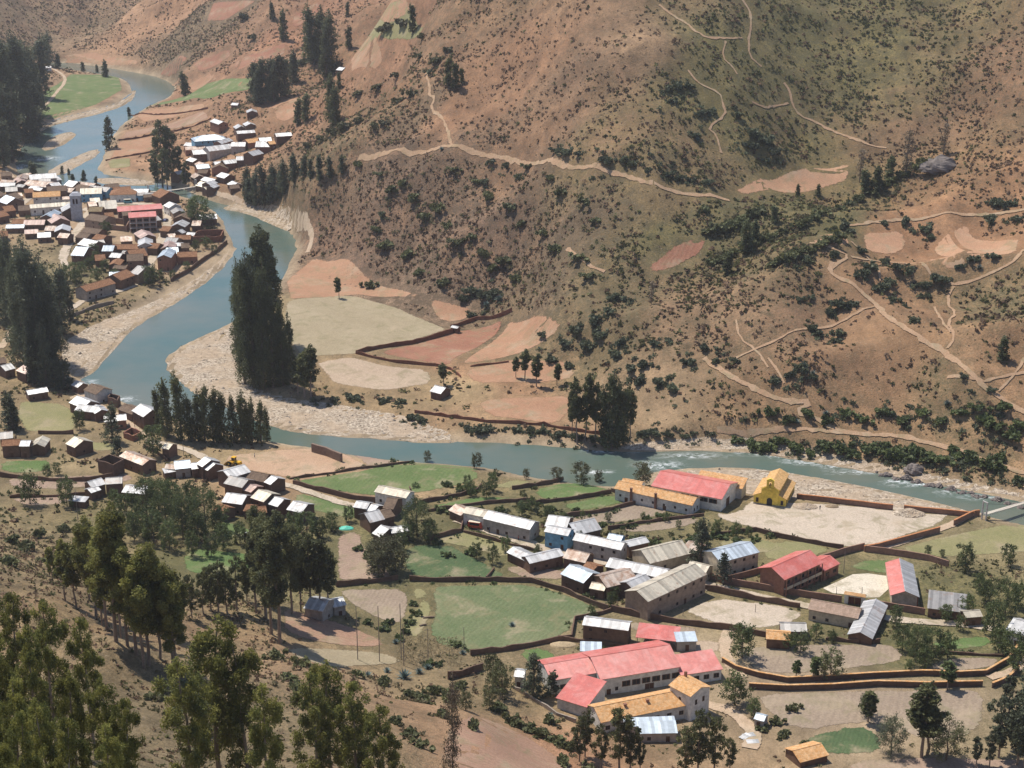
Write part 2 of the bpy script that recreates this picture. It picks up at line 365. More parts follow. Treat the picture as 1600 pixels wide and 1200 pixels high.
@once
def m_tin(c, rust, metal):
    t = NT('sheet_metal'); p = t.coord('Object'); r = t.rnd()
    off = t.n('VectorMath'); off.operation = 'ADD'; t.link(p, off.inputs[0])
    cx = t.n('CombineXYZ'); t.link(t.math('MULTIPLY', r, 90.), cx.inputs[0]); t.link(t.math('MULTIPLY', r, 37.), cx.inputs[1]); t.link(cx.outputs[0], off.inputs[1]); q = off.outputs[0]
    sx = t.n('SeparateXYZ'); t.link(p, sx.inputs[0])
    sheet = t.math('FLOOR', t.math('MULTIPLY', sx.outputs[0], 1 / .85)); wn = t.n('TexWhiteNoise'); wn.noise_dimensions = '1D'; t.link(t.math('ADD', sheet, t.math('MULTIPLY', r, 50.)), wn.inputs['W'])
    col_ = t.scale_c(c, t.ramp(wn.outputs['Value'], (0., .66 if rust else .9), (1., 1.12 if rust else 1.04)))
    col_ = t.scale_c(col_, t.ramp(t.noise(q, .8, 4, .7), (.3, .82), (.7, 1.08)))
    k = t.ramp(t.noise(q, .35, 5, .75, .5), (.62 - rust * .3, 0.), (.80 - rust * .3, .85)); col_ = t.mix(k, col_, (.26, .115, .05))
    if not rust: col_ = t.mix(t.ramp(t.noise(q, .22, 6, .75, .6), (.45, 0.), (.72, .55)), col_, (.72, .40, .36)); col_ = t.mix(t.ramp(t.noise(q, .6, 5, .8, 1.), (.58, 0.), (.74, .5)), col_, (.33, .12, .09))
    t.base(col_); t.set(Roughness=.42, Metallic=metal, Specular_IOR_Level=.5)
    wv = t.n('TexWave'); wv.inputs['Scale'].default_value = 1.6; t.link(p, wv.inputs['Vector']); t.bump(wv.outputs['Fac'], .05, .5); return t.m
@once
def m_tile(c, c2):
    t = NT('roof_tile'); p = t.coord('Object')
    v = t.n('TexVoronoi'); t.link(p, v.inputs['Vector']); v.inputs['Scale'].default_value = 2.2
    s = t.n('SeparateColor'); t.link(v.outputs['Color'], s.inputs[0])
    c_ = t.mix(t.ramp(s.outputs[0], (.1, 0.), (.9, 1.)), c, c2)
    c_ = t.scale_c(c_, t.ramp(t.noise(p, .9, 4, .7), (.3, .7), (.7, 1.15)))
    wv = t.n('TexWave'); wv.inputs['Scale'].default_value = 1.3; t.link(p, wv.inputs['Vector'])
    c_ = t.scale_c(c_, t.ramp(wv.outputs['Fac'], (0., .72), (.6, 1.05)))
    t.base(c_); t.set(Roughness=.85); t.bump(wv.outputs['Fac'], .12, .8); return t.m
@once
def m_wall(c, dirt):
    t = NT('wall_plaster'); p = t.coord('Object'); r = t.rnd()
    c_ = t.scale_c(c, t.ramp(r, (0., .82), (1., 1.12)))
    c_ = t.scale_c(c_, t.ramp(t.noise(p, .7, 5, .7), (.3, .66), (.7, 1.18)))
    sx = t.n('SeparateXYZ'); t.link(p, sx.inputs[0])
    k = t.math('MULTIPLY', t.ramp(t.math('ADD', sx.outputs[2], t.noise(p, 1.2, 3)), (.35, 1.), (.75, 0.)), dirt)   # splashed mud along the foot
    c_ = t.mix(k, c_, (.16, .105, .075)); t.base(c_); t.set(Roughness=.93)
    bw = t.n('TexBrick'); bw.inputs['Scale'].default_value = 1.; t.bump(t.noise(p, 3., 3, .7), .06, .6); return t.m
@once
def m_plain(c, rough, metal):
    t = NT('paint'); p = t.coord('Object'); t.base(t.scale_c(c, t.ramp(t.noise(p, 2.5, 3, .6), (.3, .85), (.7, 1.1)))); t.set(Roughness=rough, Metallic=metal); return t.m
@once
def m_leaf(c, c2, trans):
    t = NT('foliage'); r = t.rnd(); a = t.attr('tone').outputs['Fac']
    c_ = t.mix(a, c, c2); c_ = t.scale_c(c_, t.ramp(r, (0., .75), (1., 1.25)))
    t.base(c_); t.set(Roughness=.6, Specular_IOR_Level=.25)
    if trans:
        tr = t.n('BsdfTranslucent'); t.link(c_, tr.inputs[0]); mx = t.n('MixShader'); mx.inputs[0].default_value = trans
        t.link(t.b.outputs[0], mx.inputs[1]); t.link(tr.outputs[0], mx.inputs[2]); t.link(mx.outputs[0], t.t.nodes['Material Output'].inputs[0])
    return t.m
@once
def m_bark(c):
    t = NT('bark'); p = t.coord('Object'); t.base(t.scale_c(c, t.ramp(t.noise(p, 3., 4, .7), (.3, .6), (.7, 1.3)))); t.set(Roughness=.9); return t.m
@once
def m_scrub():
    t = NT('scrub'); c = t.attr('tint').outputs['Color']; t.base(c); t.set(Roughness=.85)
    tr = t.n('BsdfTranslucent'); t.link(c, tr.inputs[0]); mx = t.n('MixShader'); mx.inputs[0].default_value = .4; t.link(t.b.outputs[0], mx.inputs[1]); t.link(tr.outputs[0], mx.inputs[2]); t.link(mx.outputs[0], t.t.nodes['Material Output'].inputs[0]); return t.m
@once
def m_rock(c):
    t = NT('rock'); p = t.coord('Object'); t.base(t.scale_c(c, t.ramp(t.noise(p, 1.2, 5, .7), (.3, .6), (.7, 1.25)))); t.bump(t.noise(p, 2.5, 4, .7), .2, .8); return t.m
ROOF = {'tin': lambda: m_tin((.58, .57, .56), .2, .2), 'btin': lambda: m_tin((.55, .62, .68), .05, .3), 'cream': lambda: m_tin((.62, .55, .43), .25, .15),
        'rust': lambda: m_tin((.56, .46, .38), .62, .15), 'pink': lambda: m_tin((.52, .36, .30), .35, .1), 'grey': lambda: m_tin((.34, .32, .30), .2, .15),
        'red': lambda: m_tin((.60, .155, .125), .0, .0), 'clay': lambda: m_tile((.30, .145, .075), (.42, .22, .12)), 'orange': lambda: m_tile((.78, .40, .155), (.86, .54, .28)),
        'brown': lambda: m_tile((.20, .135, .095), (.27, .19, .13)), 'thatch': lambda: m_tile((.30, .22, .12), (.38, .29, .17)), 'tan': lambda: m_tile((.50, .345, .25), (.56, .40, .30))}
ROOFN = {'tin': 'pale tin roof', 'btin': 'bluish tin roof', 'cream': 'cream stained tin roof', 'rust': 'rust-streaked tin roof', 'pink': 'faded pinkish roof', 'grey': 'dull grey roof', 'red': 'red sheet roof',
         'clay': 'reddish-brown tile roof', 'orange': 'orange tile roof', 'brown': 'dark brown roof', 'thatch': 'straw-coloured roof', 'tan': 'tan tile roof'}
WALL = {'adobe': lambda: m_wall((.18, .108, .075), .3), 'brick': lambda: m_wall((.30, .15, .10), .2), 'white': lambda: m_wall((.72, .69, .63), .55), 'cream': lambda: m_wall((.55, .45, .32), .5),
        'blue': lambda: m_wall((.22, .45, .62), .5), 'grey': lambda: m_wall((.42, .37, .33), .5), 'tanw': lambda: m_wall((.36, .26, .19), .4), 'yellow': lambda: m_wall((.88, .64, .12), .1)}
WALLN = {'adobe': 'brown adobe', 'brick': 'red-brown brick', 'white': 'whitewashed', 'cream': 'cream-walled', 'blue': 'blue-walled', 'grey': 'grey plastered', 'tanw': 'tan-walled', 'yellow': 'yellow'}
# ------------------------------------------------------------------ ground cover layout: fields, paths, yards
RED = ((.27, .125, .08), (.35, .18, .115)); REDT = ((.335, .185, .11), (.405, .235, .145)); TAN = ((.40, .30, .215), (.45, .345, .25))
PLOW = ((.27, .205, .15), (.335, .26, .19)); PLOWB = ((.29, .20, .15), (.36, .26, .19)); GRN = ((.10, .145, .05), (.155, .19, .075)); DGRN = ((.065, .10, .045), (.10, .14, .062))
PGRN = ((.11, .145, .065), (.175, .19, .098)); OLV = ((.21, .20, .09), (.29, .25, .13)); BGRN = ((.095, .15, .048), (.14, .185, .068)); SAND = ((.46, .375, .29), (.53, .44, .345)); ORT = ((.40, .225, .135), (.45, .27, .165))
CONC = ((.60, .53, .42), (.66, .58, .47)); DRY = ((.31, .25, .16), (.36, .295, .195)); YARD = ((.42, .27, .175), (.48, .33, .22)); BRN = ((.31, .185, .125), (.36, .225, .155))
FIELDS = [  # outline, colours, furrow spacing, furrow angle, name, label
 ([(672,918),(700,914),(830,912),(905,935),(938,952),(925,965),(895,975),(888,990),(850,1003),(800,1012),(735,1018),(684,1010),(668,985),(680,955)],PGRN,.3,25),
 ([(640,918),(668,918),(678,955),(665,985),(648,1000),(628,985),(650,945)],OLV,0,0), ([(632,852),(700,850),(760,880),(800,903),(730,905),(648,903),(628,882)],DGRN,.35,30),
 ([(690,838),(724,828),(800,845),(832,862),(792,872),(705,850),(660,846)],OLV,0,0), ([(455,752),(560,736),(640,723),(700,727),(750,732),(748,752),(660,770),(600,777),(540,770),(458,758)],GRN,.3,15),
 ([(668,792),(740,776),(800,776),(800,784),(700,798)],BGRN,0,0), ([(832,766),(862,758),(910,753),(958,768),(900,778),(850,783)],BGRN,0,0), ([(872,790),(950,772),(985,781),(960,790),(900,800)],GRN,.3,20),
 ([(872,815),(985,786),(1048,796),(1040,805),(960,818),(900,823)],PLOW,.3,25), ([(962,827),(1080,806),(1100,815),(1060,826),(992,834)],PLOW,.3,25), ([(526,836),(562,828),(572,860),(600,885),(620,903),(526,908)],PLOWB,.3,60),
 ([(526,920),(637,919),(640,955),(622,980),(570,958),(540,938)],PLOW,.35,10), ([(440,950),(470,956),(540,975),(600,1000),(605,1010),(560,1012),(480,1000),(442,986)],BRN,.25,100), ([(952,970),(1000,972),(1080,979),(1128,986),(1110,991),(995,989)],PLOW,.3,0),
 ([(1150,1012),(1230,1007),(1388,1005),(1414,1020),(1408,1036),(1320,1046),(1235,1055),(1185,1050),(1148,1026)],PLOW,.28,15), ([(1442,1041),(1480,1027),(1558,1026),(1568,1034),(1540,1047),(1450,1050)],PLOW,.28,15),
 ([(1182,1084),(1330,1079),(1528,1076),(1543,1100),(1528,1148),(1460,1163),(1400,1140),(1340,1128),(1252,1146),(1192,1110)],PLOW,.25,20), ([(1257,1150),(1340,1131),(1376,1146),(1380,1178),(1302,1181),(1262,1170)],DGRN,.45,20),
 ([(1300,1240),(1330,1187),(1460,1182),(1640,1187),(1640,1240)],PLOWB,.28,0), ([(1402,856),(1500,832),(1640,818),(1640,860),(1500,870),(1442,871)],OLV,0,0), ([(1322,886),(1356,871),(1430,881),(1407,900),(1347,892)],GRN,0,0),
 ([(1278,923),(1340,894),(1407,903),(1369,938)],CONC,0,0,'court_slab'), ([(1062,954),(1116,934),(1228,946),(1262,960),(1224,980),(1142,984)],SAND,0,0,'sports_yard'), ([(1150,802),(1180,778),(1250,787),(1400,792),(1490,802),(1468,820),(1380,850),(1312,857),(1200,830),(1132,815),(1112,802)],SAND,0,0,'church_yard'),
 ([(1182,850),(1250,843),(1304,858),(1276,870),(1200,880)],OLV,0,0), ([(30,626),(100,630),(122,650),(117,674),(40,675),(25,650)],OLV,0,0), ([(0,720),(80,718),(80,737),(0,740)],BGRN,.4,0), ([(8,746),(200,739),(214,750),(100,765),(18,763)],PLOWB,.3,0),
 ([(12,777),(100,772),(112,786),(40,793)],PLOWB,.3,0), ([(340,714),(400,706),(470,701),(505,703),(540,708),(560,722),(600,731),(452,747),(380,734)],YARD,0,0,'earth_yard'), ([(545,708),(590,716),(628,723),(575,732)],PLOWB,0,0),
 ([(462,467),(530,461),(560,463),(690,510),(700,515),(560,553),(472,558),(440,520),(447,472)],DRY,0,0), ([(446,440),(490,402),(540,402),(572,430),(640,455),(668,470),(560,460),(452,468)],REDT,0,0), ([(590,552),(710,518),(788,493),(780,520),(712,560),(700,573),(642,562)],RED,.25,40),
 ([(796,500),(850,491),(880,510),(832,544),(762,564),(718,570),(772,530)],REDT,.25,40), ([(492,566),(550,557),(600,571),(668,577),(678,598),(600,611),(522,600)],TAN,0,0), ([(672,466),(740,481),(730,500),(692,504),(672,482)],REDT,0,0), ([(742,626),(800,621),(890,616),(894,640),(870,664),(762,650)],REDT,0,0),
 ([(722,579),(800,560),(888,562),(903,588),(832,598),(742,600)],REDT,0,0), ([(1012,416),(1060,377),(1104,371),(1100,392),(1050,420),(1018,428)],RED,.25,30), ([(1132,301),(1230,267),(1328,252),(1328,280),(1270,299),(1142,306)],ORT,0,0), ([(1347,363),(1410,359),(1419,385),(1395,399),(1352,392)],ORT,0,0),
 ([(1457,386),(1513,347),(1519,371),(1594,371),(1590,394),(1540,404),(1502,402),(1462,400)],ORT,0,0), ([(1432,397),(1462,405),(1514,411),(1508,421),(1472,424)],ORT,0,0), ([(206,181),(240,171),(318,161),(324,168),(222,190)],REDT,0,0), ([(197,205),(318,172),(328,184),(240,205),(188,217)],BRN,0,0),
 ([(187,221),(240,212),(240,233),(170,250)],REDT,0,0), ([(232,165),(290,149),(398,121),(408,134),(320,155)],GRN,0,0), ([(166,252),(205,246),(205,261),(172,265)],OLV,0,0), ([(66,147),(110,116),(186,120),(192,140),(150,164),(72,188),(62,178)],GRN,0,0), ([(217,105),(280,87),(294,91),(280,110),(242,114)],RED,0,0),
 ([(362,105),(448,67),(444,85),(372,111)],RED,0,0), ([(457,22),(502,2),(500,25),(457,44)],RED,0,0), ([(92,88),(150,80),(216,94),(214,102),(130,98)],REDT,0,0), ([(542,80),(690,27),(718,22),(640,64),(562,84)],OLV,0,0), ([(545,96),(600,91),(590,110),(548,114)],REDT,0,0), ([(422,166),(468,152),(460,184),(432,189)],REDT,0,0),
 ([(700,1130),(760,1120),(850,1165),(920,1215),(700,1240),(690,1170)],BRN,.25,100),
 ([(1266,382),(1290,366),(1325,372),(1330,384),(1290,390)],ORT,0,0), ([(462,768),(540,788),(600,802),(560,813),(500,802),(458,788)],GRN,.3,20), ([(762,762),(800,748),(832,753),(858,752),(805,764)],OLV,0,0), ([(785,882),(868,886),(898,904),(862,907),(802,901)],PLOWB,.3,40), ([(1122,842),(1180,840),(1228,851),(1190,869),(1124,856)],OLV,0,0), ([(1442,1002),(1540,992),(1560,1008),(1482,1018)],BGRN,0,0), ([(802,1016),(850,1010),(884,1034),(832,1042)],BGRN,0,0), ([(282,872),(302,856),(400,866),(404,888),(292,898)],BGRN,0,0), ([(332,812),(400,826),(384,842),(330,836)],GRN,0,0), ([(132,690),(182,692),(180,704),(140,706)],OLV,0,0), ([(216,744),(232,742),(240,776),(222,778)],GRN,0,0), ([(300,102),(358,76),(362,86),(310,112)],RED,0,0), ([(292,132),(330,112),(342,124),(300,142)],REDT,0,0), ([(602,102),(680,72),(702,80),(622,114)],REDT,0,0), ([(332,4),(402,0),(352,32),(322,36)],RED,0,0), ([(556,34),(640,4),(682,2),(602,42)],REDT,0,0), ([(240,122),(285,108),(292,118),(262,132)],REDT,0,0), ([(120,86),(60,92),(90,98),(150,96)],REDT,0,0), ([(920,800),(980,786),(960,796),(905,808)],PLOW,.3,20), ([(1060,1000),(1130,1000),(1128,1020),(1080,1022)],TAN,0,0), ([(445,1010),(520,1012),(600,1018),(640,1036),(560,1040),(470,1030)],DRY,0,0)]
PATHS = [  # polyline, width in metres, colours, name
 ([(560,247),(620,238),(690,229),(703,229),(760,243),(800,247),(870,256),(905,265),(950,270),(975,274),(1020,290),(1070,303),(1100,306),(1140,314)],2.6,'trail'),
 ([(665,115),(672,140),(670,150),(680,152),(672,170),(692,185),(700,205),(705,228)],1.8,'trail'), ([(1030,8),(1048,22),(1072,36),(1092,56),(1120,62),(1160,60)],1.5,'trail'), ([(1160,0),(1172,18),(1174,40),(1170,62),(1170,88),(1190,105)],1.5,'trail'),
 ([(1225,130),(1234,142),(1238,165),(1250,182),(1275,190),(1310,208),(1350,225),(1385,232)],1.5,'trail'), ([(1175,160),(1200,170),(1232,162)],1.1,'trail'),
 ([(1300,410),(1296,425),(1310,435),(1340,450),(1365,472),(1390,500),(1430,525),(1470,545),(1500,570),(1525,595),(1560,620),(1600,645),(1650,670)],2.4,'trail'), ([(1265,380),(1300,388),(1330,402),(1300,420)],1.8,'trail'), ([(1330,402),(1390,410),(1420,412),(1450,430),(1490,445)],1.6,'trail'),
 ([(1490,445),(1520,440),(1560,422),(1590,405),(1600,390)],1.8,'trail'), ([(1490,448),(1478,470),(1495,490),(1480,505),(1492,530),(1480,545)],1.4,'trail'), ([(1366,480),(1320,500),(1260,515),(1200,538),(1150,560)],1.4,'trail'), ([(1320,352),(1400,342),(1480,332),(1540,335),(1640,328)],2.0,'trail'),
 ([(1100,560),(1140,590),(1200,620),(1240,630),(1270,628),(1240,645),(1280,655),(1300,670),(1330,678),(1400,680),(1440,690),(1480,700),(1540,720),(1600,740),(1660,760)],2.6,'trail'), ([(1120,672),(1200,674),(1330,678)],2.0,'trail'), ([(1134,65),(1128,90),(1145,105),(1152,117)],1.2,'trail'), ([(1075,110),(1090,130),(1125,145),(1130,165),(1135,180),(1105,200),(1120,212),(1127,240)],1.4,'trail'), ([(1640,575),(1600,582),(1560,590),(1530,600),(1480,590)],1.4,'trail'), ([(1460,480),(1470,500),(1485,520)],1.2,'trail'), ([(1560,612),(1590,580),(1600,560)],1.2,'trail'), ([(1330,378),(1360,405),(1375,440)],1.1,'trail'),
 ([(1150,500),(1155,530),(1180,545),(1200,575)],1.2,'trail'),
 ([(1200,560),(1215,580),(1225,600)],1.2,'trail'), ([(885,390),(905,405),(925,418),(945,425)],1.5,'trail'),
 ([(345,305),(380,318),(400,318),(430,326),(455,337),(478,350),(488,365),(486,380),(480,395)],3.0,'dirt_road'), ([(320,295),(345,305)],2.5,'dirt_road'),
 ([(62,172),(85,150),(98,135),(103,122),(92,112),(78,106)],3.2,'dirt_road'), ([(0,250),(10,265),(22,278)],3.,'dirt_road'),
 ([(15,340),(30,322),(50,306),(45,300)],5.5,'street'), ([(98,405),(104,385),(120,362),(132,345),(140,330),(160,318)],5.5,'street'), ([(105,420),(98,405)],4.,'street'), ([(262,330),(262,350),(255,368),(246,388),(236,408),(226,430),(215,445),(170,460),(130,470)],5.5,'street'), ([(130,470),(100,490),(60,500)],4.,'street'),
 ([(130,330),(160,318),(200,318),(240,320),(262,330)],7.,'street'),
 ([(0,545),(12,530),(22,512)],4.,'dirt_road'), ([(120,612),(150,632),(185,650),(215,672),(235,690)],3.5,'dirt_road'), ([(235,690),(285,700),(320,715),(350,735),(400,750),(450,758),(500,775),(545,790),(600,800)],4.,'street'),
 ([(715,812),(760,828),(800,842),(850,858),(900,868),(940,878),(1000,888),(1060,905),(1110,920)],5.0,'street'), ([(1098,912),(1150,925),(1210,937),(1270,950),(1350,962),(1430,972),(1500,975),(1560,985)],4.0,'street'),
 ([(1535,800),(1500,815),(1460,830),(1420,845),(1360,862)],3.2,'dirt_road'), ([(1545,1060),(1580,1050),(1600,1040),(1620,1020)],3.5,'dirt_road'), ([(1100,1100),(1140,1110),(1165,1130),(1180,1150),(1170,1170)],4.5,'dirt_road'),
 ([(1140,985),(1130,1010),(1140,1040),(1160,1060)],4.0,'dirt_road')]
PATHC = {'trail': ((.36, .225, .135), (.43, .285, .18)), 'dirt_road': ((.44, .32, .22), (.50, .38, .27)), 'street': ((.47, .38, .29), (.53, .44, .34))}
fields_w = []
for f in FIELDS:
    p = [P(u, v) for u, v in f[0]]; fields_w.append(dense(smooth(dense(p, 9), 1), 4, True, .32, len(fields_w) + 7))
paths_w = []
for pl, wd, nm in PATHS: paths_w.append(dense(smooth([P(u, v) for u, v in pl], 1, False), 2., False, .22 if nm == 'trail' else .12, len(paths_w)))
MASK = np.zeros(GX.shape)
for p in fields_w:
    s_ = sub(p, 8); i_ = inpoly(GX[s_], GY[s_], p); d_ = segdist(GX[s_], GY[s_], p, True); MASK[s_] = np.maximum(MASK[s_], np.where(i_, 1, sstep(7, 3, d_)))
FMASK = MASK > .9
for p, (pl, wd, nm) in zip(paths_w, PATHS):
    s_ = sub(p, 12); d_ = segdist(GX[s_], GY[s_], p); MASK[s_] = np.maximum(MASK[s_], sstep(wd / 2 + 5, wd / 2 + 2, d_)); FMASK[s_] |= d_ < wd / 2 + 2.2
HF = H0 + (1 - MASK) * ((vn(GX, GY, 11, 21) * 1.3 + vn(GX, GY, 6, 22) * .9) * (.12 + .88 * hill) * sstep(0, 10, RSD) * (1 - GMASK) + vn(GX, GY, 8, 23) * .15)
# ------------------------------------------------------------------ soil colour and plant cover over the land (true ground colour, blended between places)
SOIL = [(900,100,.25,.16,.11,.7,.25),(1000,60,.30,.205,.135,.6,.2),(1200,150,.205,.18,.08,1,.8),(1350,80,.205,.18,.082,1,.8),(1250,200,.22,.18,.088,.9,.7),(1100,30,.21,.175,.085,1,.7),(1420,40,.21,.175,.085,1,.7),(1450,120,.22,.175,.09,.9,.6),(1550,120,.28,.17,.11,.7,.3),(1450,180,.27,.175,.11,.6,.3),
 (1000,230,.27,.2,.11,.6,.35),(850,200,.31,.19,.12,.5,.15),(750,150,.32,.19,.12,.35,.15),(650,200,.25,.18,.12,.8,.25),(600,330,.25,.165,.125,1.5,.12),(750,350,.235,.16,.125,1.6,.15),(700,420,.215,.155,.12,1.7,.2),(850,420,.225,.165,.115,1.5,.25),(560,300,.27,.17,.12,1.2,.12),(650,290,.25,.165,.12,1.4,.15),
 (950,350,.23,.175,.1,1,.5),(1000,450,.21,.165,.1,1,.6),(1150,380,.17,.145,.075,1,.8),(1250,330,.16,.145,.065,1,.9),(1100,520,.27,.19,.125,.9,.45),(950,560,.22,.17,.1,1,.55),(1200,500,.3,.19,.125,.7,.4),(1300,600,.37,.23,.145,.35,.4),
 (1400,560,.39,.245,.15,.2,.3),(1400,450,.35,.215,.135,.4,.4),(1550,450,.22,.17,.1,1,.7),(1550,600,.36,.225,.14,.45,.5),(1450,650,.28,.2,.125,.8,.7),(1250,650,.31,.2,.125,.6,.5),(1500,300,.36,.21,.125,.5,.3),(1450,340,.40,.23,.14,.3,.3),
 (1550,380,.40,.23,.14,.3,.3),(550,100,.35,.19,.12,.5,.5),(450,150,.33,.19,.125,.6,.6),(400,50,.33,.2,.135,.5,.4),(300,60,.27,.2,.14,.9,.4),(150,40,.28,.2,.14,.7,.4),(270,20,.4,.24,.155,.3,.3),(50,30,.27,.2,.14,.7,.4),(620,40,.37,.21,.14,.4,.4),
 (500,500,.32,.26,.165,.1,.5),(800,600,.37,.225,.145,.35,.6),(700,850,.18,.17,.09,.9,.95),(900,850,.19,.175,.095,.9,.95),(1000,815,.2,.18,.1,.8,.9),(600,800,.18,.165,.09,.8,.9),(1250,865,.23,.2,.11,.5,.9),(850,790,.17,.165,.085,.9,.95),(760,1060,.25,.2,.13,.6,.6),(965,45,.34,.235,.155,.45,.15),(765,150,.35,.205,.13,.45,.12),(215,15,.42,.27,.18,.15,.2),(440,35,.38,.2,.13,.3,.3),(1150,90,.2,.175,.075,.9,.8),(1300,40,.19,.17,.075,1,.8),(1180,200,.21,.175,.08,.8,.8),(1020,360,.19,.165,.075,1,.85),(160,420,.2,.17,.1,.5,.9),(560,180,.3,.18,.115,.9,.6),(480,250,.26,.18,.11,1,.6),(600,160,.33,.19,.12,.6,.5),(1100,1000,.34,.28,.2,.15,.6),(1300,1100,.31,.25,.19,.1,.6),(400,850,.15,.145,.07,.8,.9),(100,740,.26,.21,.135,.3,.8),(150,350,.36,.275,.2,.05,.5),
 (250,420,.37,.285,.21,.1,.5),(500,740,.4,.28,.19,.1,.5),(100,900,.31,.245,.15,.8,.4),(250,1000,.28,.215,.135,.8,.4),(500,1050,.32,.225,.15,.4,.4),(700,1100,.26,.205,.13,.5,.5),(800,1170,.34,.2,.135,.2,.4),(50,1200,.17,.145,.085,.8,.6),(300,1150,.23,.185,.12,.8,.45),
 (680,600,.33,.25,.16,.3,.7),(1050,650,.34,.25,.17,.3,.5),(800,660,.33,.22,.145,.3,.6),(350,250,.38,.24,.16,.2,.5),(230,230,.34,.21,.14,.2,.5),(30,450,.2,.17,.1,.5,.9),(200,700,.27,.215,.14,.2,.7),(1500,850,.28,.24,.15,.4,.8),(1550,950,.18,.165,.085,1,.9),(1450,990,.18,.165,.085,1,.95),(1080,840,.2,.175,.1,.9,.9)]
cpos = np.array([P(s[0], s[1]) for s in SOIL]); cval = np.array([s[2:] for s in SOIL])
soil = np.empty((NY * NX, 5)); wxn = vn(GX, GY, 35, 31).ravel() * 50; wyn = vn(GX, GY, 35, 32).ravel() * 50
for j in range(0, NY * NX, 20000):
    x = GX.ravel()[j:j + 20000] + wxn[j:j + 20000]; y = GY.ravel()[j:j + 20000] + wyn[j:j + 20000]
    ww = 1 / ((((x[:, None] - cpos[None, :, 0])) ** 2 + (y[:, None] - cpos[None, :, 1]) ** 2) ** 1.6 + 2000.)
    soil[j:j + 20000] = (ww @ cval) / ww.sum(1)[:, None]
shore = (sstep(12, 1, RSD) * (H0 < 4)).ravel()
soil[:, :3] = soil[:, :3] * (1 - shore[:, None]) + np.array([.33, .27, .205]) * shore[:, None]
VEG = soil[:, 3].reshape(NY, NX); GREEN = soil[:, 4].reshape(NY, NX)
idx = np.arange(NX * NY).reshape(NY, NX)
Q = np.stack([idx[:-1, :-1], idx[:-1, 1:], idx[1:, 1:], idx[1:, :-1]], -1).reshape(-1, 4)
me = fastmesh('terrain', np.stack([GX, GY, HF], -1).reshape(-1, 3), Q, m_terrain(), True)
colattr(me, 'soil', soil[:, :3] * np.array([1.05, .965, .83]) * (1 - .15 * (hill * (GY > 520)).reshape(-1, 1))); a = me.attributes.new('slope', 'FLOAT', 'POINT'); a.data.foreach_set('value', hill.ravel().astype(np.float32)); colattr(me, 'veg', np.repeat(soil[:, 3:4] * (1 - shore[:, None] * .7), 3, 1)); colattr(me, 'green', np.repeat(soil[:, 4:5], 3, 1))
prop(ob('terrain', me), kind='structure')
# water: a level sheet that ends under the banks
FOAM = [(1080,712,60,3),(1200,709,50,3),(1270,722,50,4),(1340,738,40,3),(1440,758,50,3),(1530,776,40,3),(960,706,50,3),(1030,727,40,6),(930,738,26,4),(1170,706,26,4),(1235,715,30,4),(1300,730,26,3),(1400,752,22,3),(1480,770,26,3),(185,624,30,5),(215,642,24,4),(138,598,14,4),(30,262,12,6),(72,248,24,4)]
wm = RSD < 9; cells = wm[:-1, :-1] & wm[1:, :-1] & wm[:-1, 1:] & wm[1:, 1:]; used = np.unique(Q[cells.ravel()]); rm = np.full(NX * NY, -1); rm[used] = np.arange(len(used))
wv_ = np.stack([GX.ravel()[used], GY.ravel()[used], np.zeros(len(used))], -1)
fo = np.zeros(len(used)); pu, pv = to_px(wv_[:, 0], wv_[:, 1], 0.)
for u, v, ru, rv in FOAM:
    c0 = at_z(u, v, 0); cu_ = at_z(u + ru, v, 0) - c0; cv_ = at_z(u, v - rv, 0) - c0
    d = np.sqrt(((wv_[:, 0] - c0[0]) / np.hypot(*cu_)) ** 2 + ((wv_[:, 1] - c0[1]) / np.hypot(*cv_)) ** 2); fo = np.maximum(fo, np.clip(1.3 - d, 0, 1))
me = fastmesh('river', wv_, rm[Q[cells.ravel()]], m_water(), True); colattr(me, 'foam', np.repeat(fo[:, None], 3, 1)); prop(ob('river', me), kind='structure')
# draped sheets
def drape(name, poly, mat, off, step=3., interior=True, soft=True):
    p = np.asarray(poly); c = p.mean(0); pts = [Vector((float(a), float(b))) for a, b in p]; nb = len(pts); edges = [(i, (i + 1) % nb) for i in range(nb)]
    if interior:
        xs = np.arange(p[:, 0].min(), p[:, 0].max(), step); ys = np.arange(p[:, 1].min(), p[:, 1].max(), step); mx, my = np.meshgrid(xs, ys); mx = mx.ravel(); my = my.ravel()
        k = inpoly(mx, my, p); mx, my = mx[k], my[k]
        if len(mx):
            k = segdist(mx, my, p, True) > step * .4; pts += [Vector((float(a), float(b))) for a, b in zip(mx[k], my[k])]
    r = mgeo.delaunay_2d_cdt(pts, edges, [list(range(nb))], 1, 1e-4)
    xy = np.array([(a.x, a.y) for a in r[0]]); z = bil(HF, xy[:, 0], xy[:, 1]) + off; cz = Z(*c)
    me = fastmesh(name, np.c_[xy[:, 0] - c[0], xy[:, 1] - c[1], z - cz], np.array(r[2]), mat, True); a = me.attributes.new('edge', 'FLOAT', 'POINT'); a.data.foreach_set('value', np.clip(segdist(xy[:, 0], xy[:, 1], p, True) + (0 if soft else 3), 0, 4).astype(np.float32))
    return ob(name, me, loc=(c[0], c[1], cz))
